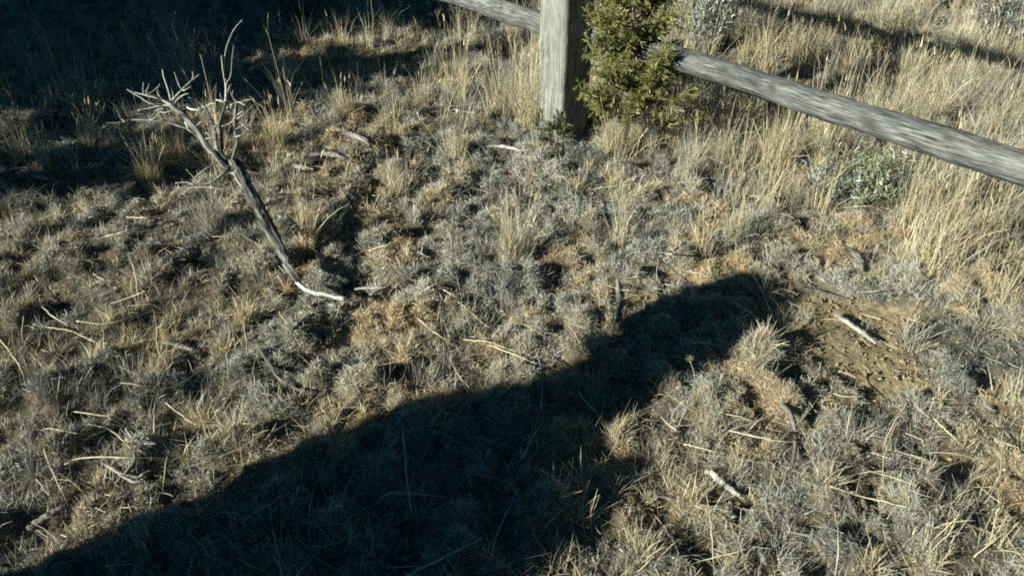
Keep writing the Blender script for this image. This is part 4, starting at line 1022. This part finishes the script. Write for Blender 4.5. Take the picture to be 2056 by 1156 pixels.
brd = [(.12, .10), (.12, .10), (.12, .09), (.075, .07), .06, (.075, .09), (.07, .085), .085, .058, .04, .035, .085, .058, .04, .035, .045, .042, .033, .035, .045, .042, .033, .035]
# fingers, five a hand
for side, wr in ((1, 18), (-1, 22)):
    p = np.array(bv[wr])
    for q, (dx, ln_) in enumerate([(-.03, .06), (-.012, .085), (.004, .092), (.02, .085), (.034, .065)]):
        a0 = len(bv)
        yy = .03 - .016 * q
        bv += [tuple(p + [dx * .3 * side, yy + .01, -.035]), tuple(p + [dx * .4 * side, yy + .015, -.035 - ln_ * .55]), tuple(p + [dx * .4 * side - .01 * side, yy + .02, -.035 - ln_])]
        be += [(wr, a0), (a0, a0 + 1), (a0 + 1, a0 + 2)]; brd += [.011, .009, .0075]
skin_mesh('body', bv, be, brd, M_SKIN)
def loft(rings, sides=28):
    """Closed body of stacked ellipses (x, y, z, half width, half depth)."""
    an = np.linspace(0, 2 * math.pi, sides, endpoint=False); V = []
    for k, (x_, y_, z_, rx, ry) in enumerate(rings):
        fold = 1 + .02 * np.sin(5 * an + k * .9) + .012 * np.sin(9 * an - k)
        V.append(np.stack([x_ + rx * np.sign(np.cos(an)) * np.abs(np.cos(an)) ** .85 * fold, y_ + ry * np.sign(np.sin(an)) * np.abs(np.sin(an)) ** .85 * fold, np.full(sides, z_)], 1))
    nr = len(rings); V = np.concatenate(V + [np.array([rings[0][:3], rings[-1][:3]])])
    i = np.arange(nr - 1)[:, None] * sides; j = np.arange(sides)[None]; j2 = (j + 1) % sides
    F = np.stack([i + j, i + j2, i + sides + j2, i + sides + j], -1).reshape(-1, 4)
    jj = np.arange(sides); jn = (jj + 1) % sides; e = (nr - 1) * sides
    T = np.concatenate([np.stack([np.full(sides, nr * sides), jn, jj], 1), np.stack([np.full(sides, nr * sides + 1), e + jj, e + jn], 1)])
    return V, [F, T], {'grain': np.zeros((len(V), 3))}
torso = loft([(-.04, 0, .60, .25, .165), (-.04, 0, .75, .25, .165), (-.035, 0, .95, .245, .155), (-.025, 0, 1.10, .25, .155), (-.01, 0, 1.22, .25, .15), (-.005, 0, 1.31, .225, .13), (-.01, 0, 1.36, .175, .11), (-.045, 0, 1.40, .11, .09), (-.06, 0, 1.43, .085, .08)])
slv = [tube([(-.17, 0, 1.30), (-.235, -.005, 1.20), (-.25, 0, 1.07), (-.235, .03, .95), (-.225, .06, .84)], [.075, .072, .065, .06, .055], n=22, sides=16, ridge=.03, seed=1),
       tube([(.17, 0, 1.33), (.265, -.005, 1.265), (.32, 0, 1.13), (.28, .03, .97), (.24, .065, .84)], [.075, .085, .085, .07, .058], n=22, sides=16, ridge=.03, seed=2)]
v, f, a_ = merge([torso] + slv)
link('jacket', mesh_np('jacket', v, f, a_, True), M_JACKET, person)
v, f, a_ = tube([(-.065 + .10 * math.cos(q), .005 + .09 * math.sin(q), 1.425 + .02 * math.sin(q + .8)) for q in np.linspace(0, 2 * math.pi, 15)], [.042] * 5, n=44, sides=12, ridge=.06, seed=3)
link('scarf', mesh_np('scarf', v, f, a_, True), plain_mat('knitted_scarf', (.16, .05, .045), (.24, .09, .07), 90, .95, .5), person)
u_, w_ = np.meshgrid(np.linspace(0, 2 * math.pi, 41)[:-1], np.linspace(.05, math.pi - .05, 26), indexing='ij')
d_ = np.stack([np.sin(w_) * np.cos(u_), np.sin(w_) * np.sin(u_), np.cos(w_)], -1)
lump = 1 + .05 * np.sin(d_[..., 0] * 17 + 4 * d_[..., 2]) * np.sin(d_[..., 2] * 15) + .03 * np.sin(d_[..., 1] * 29 + d_[..., 0] * 23)
sq_ = (np.abs(d_) ** 2.8).sum(-1) ** (-1 / 2.8)
V = (d_ * (lump * sq_)[..., None] * np.array([.178, .125, .148]) + np.array([HX - .005, -.045, 1.628])).reshape(-1, 3)
V[:, 2] -= .28 * (V[:, 0] - HX)
i = np.arange(40)[:, None]; j = np.arange(25)[None]; i2 = (i + 1) % 40
F = np.stack([i * 26 + j, i * 26 + j + 1, i2 * 26 + j + 1, i2 * 26 + j], -1).reshape(-1, 4)
nV = len(V); V = np.vstack([V, V[::26].mean(0), V[25::26].mean(0)]); q_ = np.arange(40)
T = np.concatenate([np.stack([q_ * 26, ((q_ + 1) % 40) * 26, np.full(40, nV)], 1), np.stack([q_ * 26 + 25, np.full(40, nV + 1), ((q_ + 1) % 40) * 26 + 25], 1)])
link('hair', mesh_np('hair', V, [F, T], None, True), plain_mat('dark_curly_hair', (.02, .014, .01), (.06, .042, .03), 120, .7, .8), person)
skin_mesh('trousers', [(0, 0, .93), (.095, 0, .82), (.112, .012, .50), (.116, -.008, .12), (-.095, 0, .82), (-.122, .012, .50), (-.127, -.008, .12)], [(0, 1), (1, 2), (2, 3), (0, 4), (4, 5), (5, 6)], [(.165, .12), .105, .078, .062, .105, .078, .062], M_TROUSER)
for sx in (1, -1):
    skin_mesh('boot', [(.118 * sx, -.05, .07), (.12 * sx, .05, .055), (.125 * sx, .17, .045), (.118 * sx, -.03, .18)], [(0, 1), (1, 2), (0, 3)], [(.052, .06), (.05, .05), (.042, .038), (.058, .06)], M_BOOT)
for name, pts_, rad_, mat_ in (('nose', [(HX, .115, 1.60), (HX, .135, 1.575)], [.010, .014], M_SKIN), ('mouth', [(HX - .022, .108, 1.535), (HX + .022, .108, 1.535)], [.006, .006], plain_mat('lip', (.32, .14, .12), (.36, .17, .14), 20, .5)),
                              ('eye', [(HX - .03, .104, 1.615), (HX - .03, .110, 1.615)], [.011, .008], plain_mat('eye', (.05, .04, .035), (.6, .6, .6), 80, .2)), ('eye', [(HX + .03, .104, 1.615), (HX + .03, .110, 1.615)], [.011, .008], None)):
    v, f, a = tube(pts_, rad_, n=5, sides=8, ridge=0)
    link(name, mesh_np(name, v, f, a, True), mat_ or bpy.data.materials['eye'], person)
print('triangles', sum(sum(len(p.vertices) - 2 for p in o.data.polygons) if len(o.data.polygons) < 50000 else len(o.data.polygons) * (len(o.data.polygons[0].vertices) - 2) for o in bpy.data.objects if o.type == 'MESH'))
